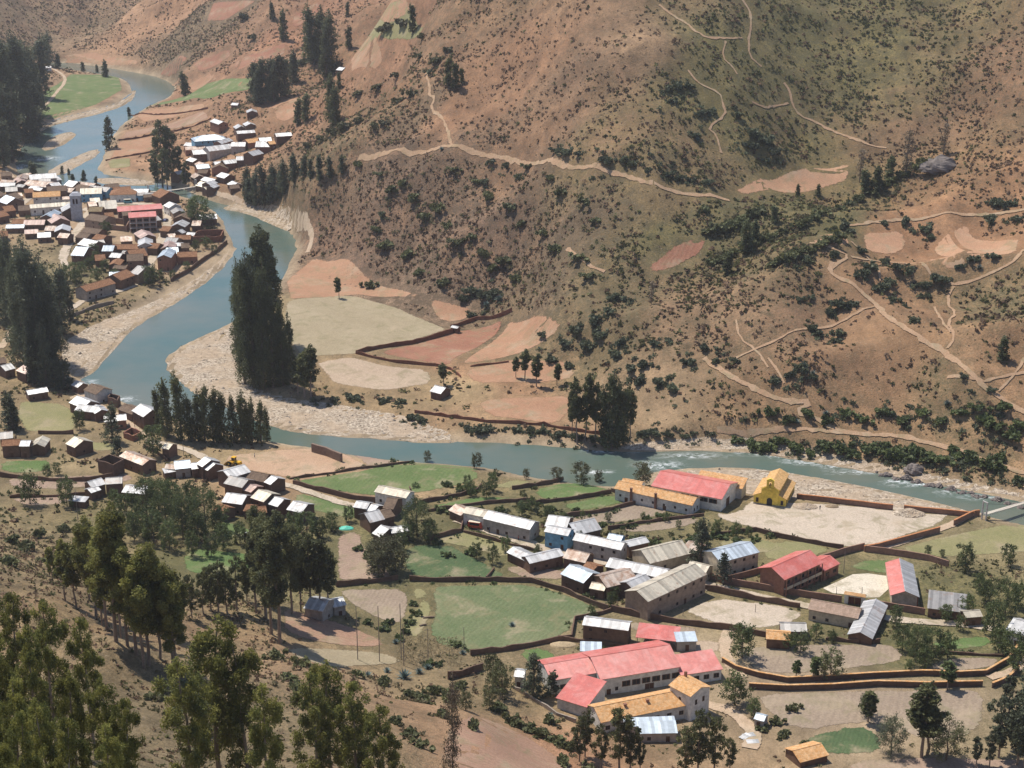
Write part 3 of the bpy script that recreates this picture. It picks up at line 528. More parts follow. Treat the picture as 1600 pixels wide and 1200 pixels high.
def ribbon(name, line, wd, mat, off, seed=0):
    p = np.asarray(line); t = np.gradient(p, axis=0); t /= np.linalg.norm(t, axis=1)[:, None] + 1e-9; nrm = np.c_[-t[:, 1], t[:, 0]]; rng = np.random.RandomState(seed); ws = wd * (.44 if name == 'trail' else .5) * (1 + .75 * (rng.rand(len(p)) - .5) * (1 if name == 'trail' else .4)); V = []
    for k in (-1., -.4, .4, 1.):
        q = p + nrm * (ws * k)[:, None]; V.append(np.c_[q, bil(HF, q[:, 0], q[:, 1]) + off])
    m_ = len(p); V = np.concatenate(V); c = p.mean(0); cz = Z(*c); V -= np.array([c[0], c[1], cz])
    F = [(r_ * m_ + i + 1, r_ * m_ + i, (r_ + 1) * m_ + i, (r_ + 1) * m_ + i + 1) for r_ in range(3) for i in range(m_ - 1)]
    me = fastmesh(name, V, F, mat, True); a = me.attributes.new('edge', 'FLOAT', 'POINT'); a.data.foreach_set('value', np.repeat(np.array([.3, 2.6, 2.6, .3], np.float32), m_)); return ob(name, me, loc=(c[0], c[1], cz))
for i, g in enumerate(gravw): prop(drape('gravel_bank', g, m_gravel(), .03), kind='structure')
for f, p in zip(FIELDS, fields_w): prop(drape(f[4] if len(f) > 4 else 'field', p, soft=len(f) <= 4 or f[4] != 'court_slab', mat= m_field(f[1][0], f[1][1], f[2] * .66, f[3], 1.), off=.07), kind='structure')
for i, (p, (pl, wd, nm)) in enumerate(zip(paths_w, PATHS)): prop(ribbon(nm, p, wd, m_field(*PATHC[nm], 0, 0, 3.), (.32 if nm == 'trail' else .22) + (.05 if nm == 'street' else 0) + .006 * (i % 7), i), kind='structure')
# ------------------------------------------------------------------ buildings
rnd = random.Random(11)
FOOT = []                         # footprints, kept free of plants
def win_mesh():
    m = MB(); m.box(-.5, -.04, -.5, -.42, .06, .5); m.box(.42, -.04, -.5, .5, .06, .5); m.box(-.42, -.04, .42, .42, .06, .5); m.box(-.42, -.04, -.5, .42, .06, -.42); m.box(-.03, -.03, -.42, .03, .05, .42)
    m.box(-.42, .0, -.42, -.03, .04, .42, 1); m.box(.03, .0, -.42, .42, .04, .42, 1); return m.mesh('window', m_plain((.16, .09, .06), .7, 0.), m_plain((.02, .022, .028), .15, 0.))
def door_mesh():
    m = MB(); m.box(-.5, -.05, 0, -.42, .06, 1); m.box(.42, -.05, 0, .5, .06, 1); m.box(-.42, -.05, .93, .42, .06, 1); m.box(-.42, -.01, 0, -.01, .04, .93, 1); m.box(.01, -.01, 0, .42, .04, .93, 1)
    return m.mesh('door', m_plain((.14, .08, .05), .7, 0.), m_plain((.11, .055, .035), .6, 0.))
WIN, DOOR = win_mesh(), door_mesh()
def gable_wall(L, W, h, rise, base, mat):
    m = MB(); a, b = L / 2, W / 2
    m.poly([(-a,-b,-base),(a,-b,-base),(a,b,-base),(-a,b,-base),(-a,-b,h),(a,-b,h),(a,b,h),(-a,b,h),(-a,0,h+rise),(a,0,h+rise)],
           [(0,1,5,4),(2,3,7,6),(1,2,6,9,5),(3,0,4,8,7),(4,5,9,8),(6,7,8,9),(0,3,2,1)]); return m.mesh('wall', mat)
def slab(m, p, t, mi=0):          # four corner points, thickened downwards
    q = [(x, y, z - t) for x, y, z in p]; m.poly(list(p) + q, [(0,1,2,3),(7,6,5,4),(0,4,5,1),(1,5,6,2),(2,6,7,3),(3,7,4,0)], mi)
def gable_roof(L, W, h, rise, mats, t=.14):
    m = MB(); a, b = L / 2, W / 2; s2 = 1 if len(mats) > 1 else 0
    slab(m, [(-a,-b,h+t),(a,-b,h+t),(a,0,h+rise+t),(-a,0,h+rise+t)], t); slab(m, [(-a,.02,h+rise+t),(a,.02,h+rise+t),(a,b,h+t),(-a,b,h+t)], t, s2)
    m.box(-a, -.16, h + rise + t - .03, a, .16, h + rise + t + .05); return m.mesh('roof', *mats)
def hip_roof(L, W, h, rise, mats, t=.14):
    m = MB(); a, b = L / 2, W / 2; c = max(a - b, .3); z = h + t
    m.poly([(-a,-b,z),(a,-b,z),(a,b,z),(-a,b,z),(-c,0,z+rise),(c,0,z+rise),(-a,-b,h),(a,-b,h),(a,b,h),(-a,b,h)], [(0,1,5,4),(1,2,5),(2,3,4,5),(3,0,4),(9,8,7,6),(0,6,7,1),(1,7,8,2),(2,8,9,3),(3,9,6,0)]); return m.mesh('roof', *mats)
def mono_roof(L, W, h, rise, mats, t=.12):
    m = MB(); a, b = L / 2, W / 2; slab(m, [(-a,-b,h+t),(a,-b,h+t),(a,b,h+rise+t),(-a,b,h+rise+t)], t); return m.mesh('roof', *mats)
def mono_wall(L, W, h, rise, base, mat):
    m = MB(); a, b = L / 2, W / 2
    m.poly([(-a,-b,-base),(a,-b,-base),(a,b,-base),(-a,b,-base),(-a,-b,h),(a,-b,h),(a,b,h+rise),(-a,b,h+rise)], [(0,1,5,4),(1,2,6,5),(2,3,7,6),(3,0,4,7),(4,5,6,7),(0,3,2,1)]); return m.mesh('wall', mat)
def frame(u1, v1, u2, v2, W, h, mode='r'):
    zp = Z(*P((u1 + u2) / 2, (v1 + v2) / 2, h)) + h; A = at_z(u1, v1, zp); B = at_z(u2, v2, zp); d = B - A; L = float(np.hypot(*d)); d = d / L; nn = np.array([-d[1], d[0]])
    c = (A + B) / 2 + nn * W / 2
    if mode == 'r': ang = math.atan2(d[1], d[0]); Lr, Wr = L, W
    else: ang = math.atan2(nn[1], nn[0]); Lr, Wr = W, L
    ca, sa = math.cos(ang), math.sin(ang)
    cor = [c + np.array([ca * x - sa * y, sa * x + ca * y]) for x, y in ((-Lr/2,-Wr/2),(Lr/2,-Wr/2),(Lr/2,Wr/2),(-Lr/2,Wr/2))]
    zs = [Z(*q) for q in cor]; zb = min(zs); near = (Z(*A) + Z(*B)) / 2; FOOT.append(np.array(cor))
    return c, ang, Lr, Wr, zb, near
SIZES = ((5.5, 'tiny'), (9, 'small'), (14, 'mid-sized'), (999, 'long'))
def put(mesh, root, x, y, z, rz, sx, sz, name):
    return ob(name, mesh, root, (x, y, z), rz, (sx, 1, sz))
HOUSES = []
def house(spec, place, cluster, extra=''):
    u1, v1, u2, v2, W, h, roof, wall = spec[:8]; opt = spec[8] if len(spec) > 8 else ''; lab = spec[9] if len(spec) > 9 else None
    W *= WK; du, dv = (u2 - u1) * (WK - 1) * .2, (v2 - v1) * (WK - 1) * .2; u1 -= du; u2 += du; v1 -= dv; v2 += dv
    c, ang, L, Wd, zb, near = frame(u1, v1, u2, v2, W, h, 'g' if 'g' in opt else 'r'); hh = h + near - zb
    pitch = R(rnd.uniform(20, 26)); ov = .3 if Wd > 4 else .2; rise = math.tan(pitch) * Wd / 2; LW, WW = L - 2 * ov, Wd - 2 * ov
    wr = rise * WW / Wd; dz = (rise - wr)
    root = ob('shed' if 's' in opt else 'house', None, loc=(c[0], c[1], zb), rz=ang); rm_ = ROOF[roof](); wmat = WALL[wall]()
    if 'm' in opt: r_ = mono_roof(L, Wd, hh, rise * .7, (rm_,)); wme = mono_wall(LW, WW, hh - .02 + .7 * rise * ov / Wd, rise * .7 * WW / Wd, .6, wmat)
    elif 'h' in opt: r_ = hip_roof(L, Wd, hh, rise, (rm_,)); m = MB(); m.box(-LW/2, -WW/2, -.6, LW/2, WW/2, hh + .06); wme = m.mesh('wall', wmat)
    else:
        r_ = gable_roof(L, Wd, hh, rise, (rm_,)); k = rise * 2 / Wd; wme = gable_wall(LW, WW, hh + k * ov - .01, wr, .6, wmat)
    ob('wall', wme, root); ob('roof', r_, root); HOUSES.append((root, place, c))
    tall = h >= 4.9; g = 'g' in opt
    # openings on the sides turned to the street
    side, span = (('x', WW) if g else ('y', LW)); nW = max(1, int(span / 3.4)); dk = rnd.randrange(nW)
    for fl in range(2 if tall else 1):
        z0 = 1.35 if fl == 0 else hh - 1.25
        for i in range(nW):
            t_ = (i + .5) / nW * span - span / 2 + rnd.uniform(-.2, .2)
            if fl == 0 and i == dk:
                if g: put(DOOR, root, -LW/2 - .02, t_, .0, -math.pi/2, 1.0, 2.05, 'door')
                else: put(DOOR, root, t_, -WW/2 - .02, .0, 0, 1.0, 2.05, 'door')
            elif rnd.random() < .75 and hh > 2.6:
                if g: put(WIN, root, -LW/2 - .02, t_, z0 + .1, -math.pi/2, .95, 1.0, 'window')
                else: put(WIN, root, t_, -WW/2 - .02, z0 + .1, 0, .95, 1.0, 'window')
    if not g and L > 6: put(WIN, root, LW/2 + .02, rnd.uniform(-.6, .6), min(1.5, hh - .8) if not tall else hh - 1.2, math.pi/2, .8, .9, 'window')
    sz = next(n_ for lim, n_ in SIZES if max(L, Wd) < lim)
    if not lab: lab = f"{sz} {'two-storey ' if tall else ''}{WALLN[wall]} {'shed' if 's' in opt else 'house'} with {ROOFN[roof]} {place}"
    prop(root, lab, 'shed' if 's' in opt else 'house', cluster); return root
T, B_, C_, RU, PK, GR, CL, OR, BR = 'tin', 'btin', 'cream', 'rust', 'pink', 'grey', 'clay', 'orange', 'brown'
a_, k_, w_, cr, bl, gy_, tw = 'adobe', 'brick', 'white', 'cream', 'blue', 'grey', 'tanw'
TOWN = [(54.7,309,91,307,7,5.2,OR,w_,'','white two-storey town house with bright orange tile roof behind the church'),(76,300,102,298.5,7,4.5,BR,a_),(91,312.5,110,311.5,4,3,T,w_),(50,280.5,85.7,278,8,4,T,gy_),(43,278,58,276,6,3,RU,a_),(86,283,96,281,6,3,T,gy_),(24,281.5,41,281,8,3,RU,a_,'g'),(27,286,42,284.5,7,3,PK,a_,'g'),
 (39,290,73,293,8,3.5,T,a_),(44,296,56,297,5,3,T,a_),(54,297.5,62,298.5,4,3,T,a_),(85,294,97,292,7,5,T,k_),(100,290.5,112,292.5,7,4,T,a_),(118,291.5,140,294,7,4,RU,a_),(112,297.5,127,300,9,4,T,w_),(128,302.5,142,303,6,4,T,w_),(127,306.5,140,308,4,3,T,a_),(-3,315,9,319,8,6,B_,a_),(18.4,313.5,35,309,8,5,BR,tw),
 (26,307.5,35,306.5,4,3,T,a_),(-8,310,8,305,8,4,BR,a_),(63.5,340.5,81,341,9,5.5,B_,a_,'g'),(83,349.5,108,346.5,9,4.5,PK,a_,'g'),(99,331.7,122,330,8,5,T,a_,'g'),(86.6,363,107.6,362,8,4.5,T,a_,'g'),(19,350.5,37,350.5,6,3,CL,a_),(38.5,352,66.5,351.5,6,3,PK,a_),(11,357,35,356.5,4,3,B_,a_),(0,286,18,287,5,3,RU,a_),(0,292,21,291.5,5,3,T,a_),(25,292,35,293,4,3,T,a_),(3,276,18,275,6,3,BR,tw),
 (127.5,304,156,303,8,5,C_,bl),(137,297,163.5,300,6,4,T,bl),(170,298,188,296,8,4,T,k_),(179,300,203,298.5,6,3.5,T,a_),(174,305,209,304,9,4.8,CL,w_,'h','white corner building with low hipped brown tile roof facing the town square'),(204,304.5,228,304.5,7,3.5,T,a_),(211,306,237,305.5,4,3.5,GR,bl),(226,309,240,308,4,3,BR,a_),(237,305,248.5,309.5,9,4.5,T,a_),(193,337.5,205,336.5,5,6,T,a_),(158,327.5,181.7,326,9,3.5,C_,a_,'m'),
 (139,331,157,331,6,4,'thatch',a_),(133,343,157,346.5,8,5,BR,tw),(128,363,150,366,6,3,BR,a_),(255.5,321.5,263,325,5.5,5,T,w_),(272,334.5,289,333,8,4,T,tw,'g'),(272,342.5,294,343.5,7,4,BR,a_,'g'),(267.5,355,287,355.5,7,4.5,T,a_,'g'),(311,343,337,341.5,6,3.5,T,a_),(285,365,291,363,4,3,T,a_),(291,368.5,302,369,4,3,T,a_),(275,375,296,374.5,5,3,CL,a_),(221,373,242.5,370.5,9,4.5,PK,a_,'g'),(217,385,237,384,9,5,T,gy_,'g'),
 (207,403,229.5,400,8,5,CL,a_),(203,427.5,214.5,429.5,9,5,GR,tw),(190.5,438,209.5,431,7,5,CL,a_),(139,455,177.5,444,6,5,CL,gy_,'','long reddish-tiled row house with pale plastered front beside the riverside street'),(172.5,432.5,194,431.5,5,3.5,B_,a_),(177,420,194,421,4,3,BR,a_),(170.5,415,186,415,7,3.5,CL,a_,'g'),(171,402.5,185.5,403.5,5,4,T,k_),(177,390,213,389.5,6,3.5,CL,a_),(160,393,175,393,7,4,B_,a_),(190,399.5,208,400,5,3,GR,tw),(122,382.5,141,386.5,7,4,T,a_),
 (112,399.5,129,400.5,9,5,B_,a_),(155,382,164,381,5,3,T,a_),(90,371.5,103.5,372.5,5,4,T,a_),(246.5,403.5,265.5,403.5,10,7,B_,k_,'g','tall three-floor brick house with bluish tin gable roof by the riverside trees'),(262,397.5,278,396.5,7,5,B_,k_),(279,402.5,305.5,401.5,6,4,T,k_),(252,389.5,272,389,8,3.5,PK,a_,'g'),(273.5,385,284,385,4,3,T,a_),(284,388,295,387.5,5,3,T,a_),(257,379,273,380,6,3,GR,tw),(143,317,156,316,6,4,C_,k_),(0,340,14,337,7,4,CL,a_),(60,372,78,371,6,3,T,a_),(40,366,58,365,5,3,PK,a_),(0,370,12,369,6,3,CL,a_),(200,409,222,408,7,5,BR,a_),(30,330,46,329,6,3.5,BR,a_),(140,323,151,322,6,4,RU,a_),(166,341,178,340,6,3.5,CL,a_),(241,346,252,344,6,4,GR,a_),(10,331,24,329,7,4,CL,a_),(70,361,84,361,6,3.5,RU,a_),(118,371,133,373,6,3.5,BR,a_),(250,361,262,362,6,4,CL,a_),(300,353,312,353,6,3.5,RU,a_),(144,374,158,376,6,3.5,CL,a_),(150,299,166,298,6,3.5,RU,a_),(62,287,78,286,6,3.5,GR,a_),(96,300,110,301,6,3.5,RU,a_),(190,378,206,377,6,3.5,RU,a_),(230,388,244,389,6,4,CL,a_),(150,408,164,407,6,3.5,CL,a_),(10,300,26,299,6,3.5,GR,a_),(40,302,52,301,6,3.5,CL,a_),(265,372,275,371,5,3,RU,a_)]
HAML = [(361,164.5,370,165,4,3,T,a_),(387,176.5,401,176,6,4,T,a_,'g'),(342.5,195.5,356,194,10,5,T,k_,'g'),(370,202,384,201,6,3,T,a_,'g'),(385,197.5,399,196.5,6,3,T,a_,'g'),(373,209.5,397,208,5,4,T,a_),(308,222,351,219,9,5,B_,bl,'h','blue-walled two-storey building with hipped bluish tin roof in the hillside hamlet'),(348,224,363,219.5,5,3.5,T,a_),(331,236,370,231,7,4.5,T,gy_),(362,229,381,229,6,4.5,T,gy_),(305,242.5,333,240.5,7,5,T,a_),
 (292.5,235,319,233.5,6,3,RU,k_),(288,228,303,229,5,3,T,a_),(397,243.5,411,240,6,4,T,a_),(401,231,427,231,8,4,T,k_),(390,224,409,221.5,6,3.5,OR,k_),(408,222,424,221,6,3.5,T,k_),(423,226,438,224.5,5,3,OR,a_),(434,215,455,213.5,5,4,T,a_),(337.5,258,354,256.5,5,3,T,a_),(354,257,376,254.5,6,3.5,T,k_),(371,251,390,250.5,6,3.5,T,a_),(332,264,354,264,7,4,BR,k_,'g'),(338,276,349,279,6,4,T,a_),(355,288,362,291,5,3,T,a_),(361,294,374,293,5,3,BR,a_),
 (291,251,300,253.5,5,3,T,a_),(304,257,313,260.5,5,3,RU,a_),(310,264.5,327,263,6,3,B_,k_),(309,271,322,271.5,5,3,BR,a_),(304,277.5,319.5,276,6,3,RU,a_,'g'),(314,281.5,329,285,5,3,T,a_),(330,287.5,340,284.5,5,3,T,a_),(306,291,322,294.5,6,3,C_,a_),(323,297,332,295.5,4,2.6,C_,a_),(335,292,343,289,4,2.6,T,a_),(279,271,292,268.5,5,4,T,a_)]
LANE = [(25,579.5,39,585,6.5,4,PK,a_),(9,580,24,576,6,3.5,T,a_),(45,617.5,75,612.5,4.5,3,T,a_),(108,630,128,638,7,4,T,a_),(117,642,148,645,6,3.5,T,a_),(149,647,170,643,6,3.5,T,a_,'g'),(130.5,610,149,617,7,4,BR,w_),(111,602,121,606,4.5,3,T,a_),(206,642.5,223,652,7,5.5,T,a_),(184,640,205,648,6,3,BR,a_),(164,660,197,657,5,3.5,T,k_),(102.5,694,116,700,7,4,C_,a_),(187,714,221,727.5,5.5,4,RU,a_),(252,701,263,703,5,4,C_,a_),
 (3,698,30,696.5,5,4.6,CL,a_),(30,698,45,698,5,4.6,T,a_),(47,699,69,699,7,3.5,C_,a_,'g'),(0,687,20,685,6,3,GR,a_),(144,763,165,757,5,4,T,a_),(143,771,158,766,4,3,T,a_),(165,757.5,190,756,5,4.5,GR,a_),(191,770,225,773,6,3.5,T,a_),(107,783,132,785,3,2.2,T,a_,'sm'),(-12,570,10,567,6,4,BR,a_)]
MIDV = [(274.5,734,298,731.5,6,3.5,B_,gy_),(300,734,311,732.5,5,3.5,T,a_),(306.5,725,315.5,730,6.5,5,T,a_),(318,733,324,736,6,4,T,a_),(257,733,273,734,4,3,RU,a_),(258,740,275,737,3,2.4,T,a_,'sm'),(360,747.5,391.5,738,7,5,T,a_),(374,747,411,754,6,3.5,BR,a_),(412.5,754,422,758,6,4,T,a_),(350,756,377,762.5,6.5,4,GR,a_),(379,766,391.5,770,5.5,3,PK,a_),(391.5,778.5,411,785,7,5,C_,a_),(347,785,377,789,7,4,T,a_),(333,798,348,803,5,3,CL,a_),
 (380,799,393,800.5,5,3,CL,a_),(403,803,417,801.5,5,3,CL,a_),(391,821,407,823,5,3,CL,a_),(418.5,788,433,792.5,6,4,T,a_),(448,797,470,802,7,4,T,a_),(395,843,407,839,5,3,T,a_)]
FARM = [(586,769.5,632.5,779,5.5,4,C_,w_,'','long white barn with ribbed cream tin roof beside the green field wall'),(552,793,572,796,5,4,T,a_),(572,798,583,801,5.5,3.5,T,a_),(598,794.5,614,796.5,8,4,BR,a_),(579,817.5,601,812,7,4,T,a_),(601,811,617,807,6,3.5,BR,a_),(581.5,834,594,840,6.5,3,T,a_),(613,834,640,830,4,3.5,T,a_),(475,951,503,956,7,3,T,gy_,'','bright tin-roofed hut under the tall eucalyptus by the ploughed field'),(522,950,541,946,5,3,T,gy_,'','small tin-roofed hut beside the eucalyptus at the ploughed field corner')]
STRT = [(701,798,719,806,5.5,3,RU,a_),(723.5,802,754.5,808.5,5,4.5,C_,w_),(757,811.5,825,828,6,4.6,T,gy_),(829.5,881,880,869,5,3.5,T,a_),(792,864,820,877,5,3,T,a_),(851,831.5,886,838,5,5.5,T,bl,'','blue two-storey house with tin roof on the sandy street'),(852,823,884,827,8,4.5,T,a_),(902,836.5,939,828,8,3.5,T,a_),(897,845,967.5,860,5,5,T,gy_),(948,843,969,847,4,4,B_,bl),(984,855,1014,848,4,4,T,a_),(880,872.5,913,880,6,3.5,RU,a_),(906,891,922,897,6,3,CL,a_),(876.5,898,910,911.5,7.5,4,B_,a_),
 (950,918.5,996,907,8,4,RU,a_),(947,886,986.5,894.5,6,4,T,a_),(988,895,1036,905,6,4,T,w_),(921,920,943,924,4,3,C_,a_),(992,923,1021,911,6,4,T,a_),(1018,881,1078,866,9,3.5,C_,cr,'','wide cream house with big cream tin roof beside the tall dark cypress'),(1066,857,1086,864,6,3.5,RU,cr),(1072,890,1101,897,5.5,3.5,C_,cr),(1128,879,1185,864,8,6,B_,cr,'','cream two-storey house with bluish ribbed tin roof behind the spiky dark conifer'),
 (1016,939.5,1101.5,899.5,8,6.5,C_,tw,'','long two-storey tan schoolhouse with rust-streaked cream tin roof beside the sandy sports yard'),(912,977.5,979,986,5,5.5,T,a_,'','tall dark adobe barn with white tin roof above the convent'),(1265,953,1338,967,6,3.5,'tan',cr,'','cream single-storey classroom with tan tile roof facing the brick school wall'),(1325,992,1362,999,19,2.2,T,a_,'g','long low barn with shiny pale tin gable roof next to the classroom'),
 (1221,987,1260,988,5,2.5,GR,a_,'s'),(1198,999,1234,1001.5,5,3,OR,a_,'s'),(1451,951,1508,958,8,3,GR,a_,'m','low shed with flat grey roof beside the brick school wall'),(1510,966,1535,964,4,3,C_,a_,'s'),(1572,985,1605,996,8,4,T,w_,'','white tin-roofed house at the end of the orange-capped wall'),(1252,1192,1294,1181,6,1.8,OR,a_,'s','little open shed with orange tile roof by the dark green crop'),(672,612,688,616,6,3,T,a_,'','lone tin-roofed house among the bushes on the far river bank'),(525,110,534,111,6,3,T,a_,'','lone tin-roofed hut on the red hillside fields'),
 (704,512,714,514,2.5,2.4,T,a_,'s','tiny tin-roofed hut at the corner of the red adobe field wall'),(59,107,80,106,5,3,T,w_,'','white tin-roofed hut at the head of the upstream dirt road'),(30,99,38,99,4,3,T,w_,'','small white hut half hidden by the upstream trees'),(803,1058,818,1059.5,4,3,T,w_,'','small white tin-roofed hut beside the convent cypress'),(1178,1124,1193,1128,3,2.4,B_,gy_,'s','small bluish tin shed beside the convent drive'),(979,1136,1054,1133,3,3,B_,gy_,'ms','long bluish tin lean-to below the orange convent wing'),(1002,1147,1057,1146,4,2.6,B_,gy_,'ms','low grey shed with bluish tin roof in front of the convent lean-to'),(1058,1003.5,1089,1002.5,4,3,B_,gy_,'ms','small bluish tin shed beside the red open shed')]
_sw = random.Random(4)
TOWN = [tuple([*s[:6], _sw.choice([RU, PK, GR, CL, BR]), *s[7:]]) if s[6] == T and _sw.random() < .38 else s for s in TOWN]
for lst, place, cl in ((TOWN, 'in the town inside the river bend', 'houses of the river bend town'), (HAML, 'in the hillside hamlet above the town', 'houses of the hillside hamlet'), (LANE, 'by the lane beside the river rapids', 'houses along the river lane'),
                       (MIDV, 'below the bare earth yard', 'houses below the earth yard'), (FARM, 'around the big round green tree', 'farm houses by the round tree'), (STRT, 'along the sandy village street', 'houses of the village street')):
    WK = 1.5 if lst in (TOWN, HAML) else 1.2
    for s_ in lst: house(s_, place, cl)

# ---- general parts for the larger buildings
def part(root, name, mb, *mats): return ob(name, mb.mesh(name, *mats), root)
def boxp(root, name, a, mat): m = MB(); m.box(*a); return part(root, name, m, mat)
WH = WALL['white'](); DARK = m_plain((.03, .028, .03), .5, 0.)
def block(root, u1, v1, u2, v2, W, h, roofs, wall, pitch=20, kind='gable', wins=0, doors=0, ov=.35, wsz=(1., 1.1), wz=None, name=''):
    """one wing of a larger building, placed in the frame of the building's root"""
    c, ang, L, Wd, zb, near = frame(u1, v1, u2, v2, W, h); hh = h + near - zb; rise = math.tan(R(pitch)) * Wd / (2 if kind == 'gable' else 1)
    o = root; rel = (c[0] - o.location.x, c[1] - o.location.y, zb - o.location.z)
    LW, WW = L - 2 * ov, Wd - 2 * ov; mats = [ROOF[r]() for r in roofs]; k = rise * 2 / Wd
    if kind == 'gable': wme = gable_wall(LW, WW, hh + k * ov - .01, rise * WW / Wd, .6, WALL[wall]()); rme = gable_roof(L, Wd, hh, rise, mats)
    else: wme = mono_wall(LW, WW, hh - .02, rise * WW / Wd, .6, WALL[wall]()); rme = mono_roof(L, Wd, hh, rise, mats)
    wl = ob('wall', wme, root, rel, ang); ob('roof', rme, root, rel, ang)
    for i in range(wins): put(WIN, wl, (i + .5) / wins * LW - LW / 2, -WW/2 - .02, (wz or hh * .55), 0, wsz[0], wsz[1], 'window')
    for i in range(doors): put(DOOR, wl, (i + .3) / doors * LW - LW / 2, -WW/2 - .02, 0, 0, 1.2, 2.2, 'door')
    return wl, LW, WW, hh, rise
def root_at(name, u, v, label, cat, group=None):
    p = P(u, v); o = ob(name, None, loc=(p[0], p[1], Z(*p))); prop(o, label, cat, group); return o
# church in the town
r = root_at('church', 90, 335, 'grey town church with cream roofed nave and square bell tower', 'church')
block(r, 46.8,326,113,321.3, 9, 4.5, ['cream'], 'white', 18, wins=5, doors=1)
p0 = P(119, 345); z0 = Z(*p0); m = MB(); m.box(-3, -3, -.5, 3, 3, 14.5); m.box(-3.25, -3.25, 9.2, 3.25, 3.25, 9.6); m.box(-3.2, -3.2, 14.5, 3.2, 3.2, 14.9)
for s in range(4): pass
rel = (p0[0] - r.location.x, p0[1] + 3 - r.location.y, z0 - r.location.z); tw_ = ob('tower', m.mesh('tower', m_wall((.46, .47, .50), .3)), r, rel, R(8))
ob('spire', (lambda m: (m.poly([(-3,-3,14.9),(3,-3,14.9),(3,3,14.9),(-3,3,14.9),(-1.6,-1.6,16.4),(1.6,-1.6,16.4),(1.6,1.6,16.4),(-1.6,1.6,16.4)],[(0,1,5,4),(1,2,6,5),(2,3,7,6),(3,0,4,7),(4,5,6,7)]), m.mesh('spire', m_wall((.5, .5, .53), .2)))[1])(MB()), tw_)
for x in (-.9, .9): put(WIN, tw_, x, -3.03, 11.6, 0, 1.1, 3.0, 'window')
for y in (-.9, .9): put(WIN, tw_, 3.03, y, 11.6, math.pi/2, 1.1, 3.0, 'window')
# three-floor school in the town with open galleries
r = root_at('school_building', 225, 360, 'red-roofed three-floor school with open column galleries in the town', 'school')
wl, LW, WW, hh, rise = block(r, 201,341,244.7,338.5, 6, 8.4, ['red'], 'brick', 16, 'mono', wins=0)
m = MB()
for i in range(5): x = -LW/2 + LW * i / 4; m.box(x - .16, -WW/2 - 1.6, -.3, x + .16, -WW/2 - 1.28, hh - .1)
cm = part(wl, 'column', m, m_wall((.5, .45, .42), .2)); m = MB()
for z in (2.8, 5.6): m.box(-LW/2 - .1, -WW/2 - 1.7, z - .12, LW/2 + .1, -WW/2 + .01, z + .12); m.box(-LW/2, -WW/2 - 1.66, z + .85, LW/2, -WW/2 - 1.6, z + .95)
part(wl, 'gallery_floor', m, m_wall((.5, .45, .42), .2))
for fl in range(3):
    for i in range(4): put(WIN, wl, -LW/2 + LW * (i + .5) / 4, -WW/2 - .03, 1.4 + fl * 2.8, 0, 2.6, 1.5, 'window')
wl, LW, WW, hh, rise = block(r, 184,330.5,254.5,325.3, 6, 7, ['red'], 'brick', 16, 'mono', wins=8)
# riverside hall with red roof and orange tiled front wing
r = root_at('white_hall', 1080, 800, 'white hall with red sheet roof and orange tiled front wing by the gravel bar', 'hall')
wl, LW, WW, hh, rise = block(r, 1017,760,1128,781.5, 17, 5, ['red'], 'white', 17, wins=0)
for i in range(4): put(WIN, wl, LW/2 - 3 - i * 3.4, -WW/2 - .03, hh - 1.3, 0, 3.0, 1.6, 'window')
put(DOOR, wl, LW/2 + .02, -1.5, 0, math.pi/2, 3.2, 4.2, 'door'); boxp(wl, 'cornice', (LW/2 - .12, -WW/2 - .05, hh - .35, LW/2 + .1, WW/2 + .05, hh - .1), WH)
wl, LW, WW, hh, rise = block(r, 959,764,1082,791, 7.5, 4, ['orange'], 'white', 24, wins=7, doors=2, wsz=(.8, .9))
put(WIN, wl, LW/2 + .02, -1.2, 2.2, math.pi/2, .8, 1.2, 'window'); put(WIN, wl, LW/2 + .02, 1.2, 2.2, math.pi/2, .8, 1.2, 'window')
for x in (-LW * .28, LW * .04): m = MB(); m.box(x - .35, -WW/2 - .75, -.4, x + .35, -WW/2 - .05, hh + 1.6); m.box(x - .45, -WW/2 - .85, hh + 1.6, x + .45, -WW/2 + .05, hh + 1.8); part(wl, 'chimney', m, m_wall((.24, .13, .09), .2))
block(r, 1086,752,1160,765, 6, 4, ['orange'], 'white', 18, 'mono', wins=3)
block(r, 968,757,1000,763, 6, 4.2, ['orange'], 'white', 20, wins=0)
# yellow chapel
c1 = P(1177, 787); c2 = P(1227, 793); d = c2 - c1; Wc = float(np.hypot(*d)); d /= Wc; nn = np.array([-d[1], d[0]]); Lc = 16.0; ctr = (c1 + c2) / 2 + nn * Lc / 2; ang = math.atan2(d[1], d[0]); zb = min(Z(*c1), Z(*c2)) 
r = ob('chapel', None, loc=(ctr[0], ctr[1], zb), rz=ang); prop(r, 'yellow chapel with orange tile roofs, bell gable and round window', 'chapel'); FOOT.append(np.array([c1, c2, c2 + nn * Lc, c1 + nn * Lc]))
YW = WALL['yellow'](); OT = m_tile((.74, .42, .16), (.82, .52, .24)); nb = Wc * .27; y0 = -Lc / 2
m = MB(); m.poly([(-nb,y0,-.5),(nb,y0,-.5),(nb,-y0,-.5),(-nb,-y0,-.5),(-nb,y0,6.2),(nb,y0,6.2),(nb,-y0,6.2),(-nb,-y0,6.2),(0,y0,7.7),(0,-y0,7.7)],[(0,1,5,9-1,4),(2,3,7,9,6),(1,2,6,5),(3,0,4,7),(4,8,9,7),(8,5,6,9)]); nave = part(r, 'nave', m, YW)
m = MB(); e = nb + .4; zz = 6.2 - .4 * 1.5 / nb
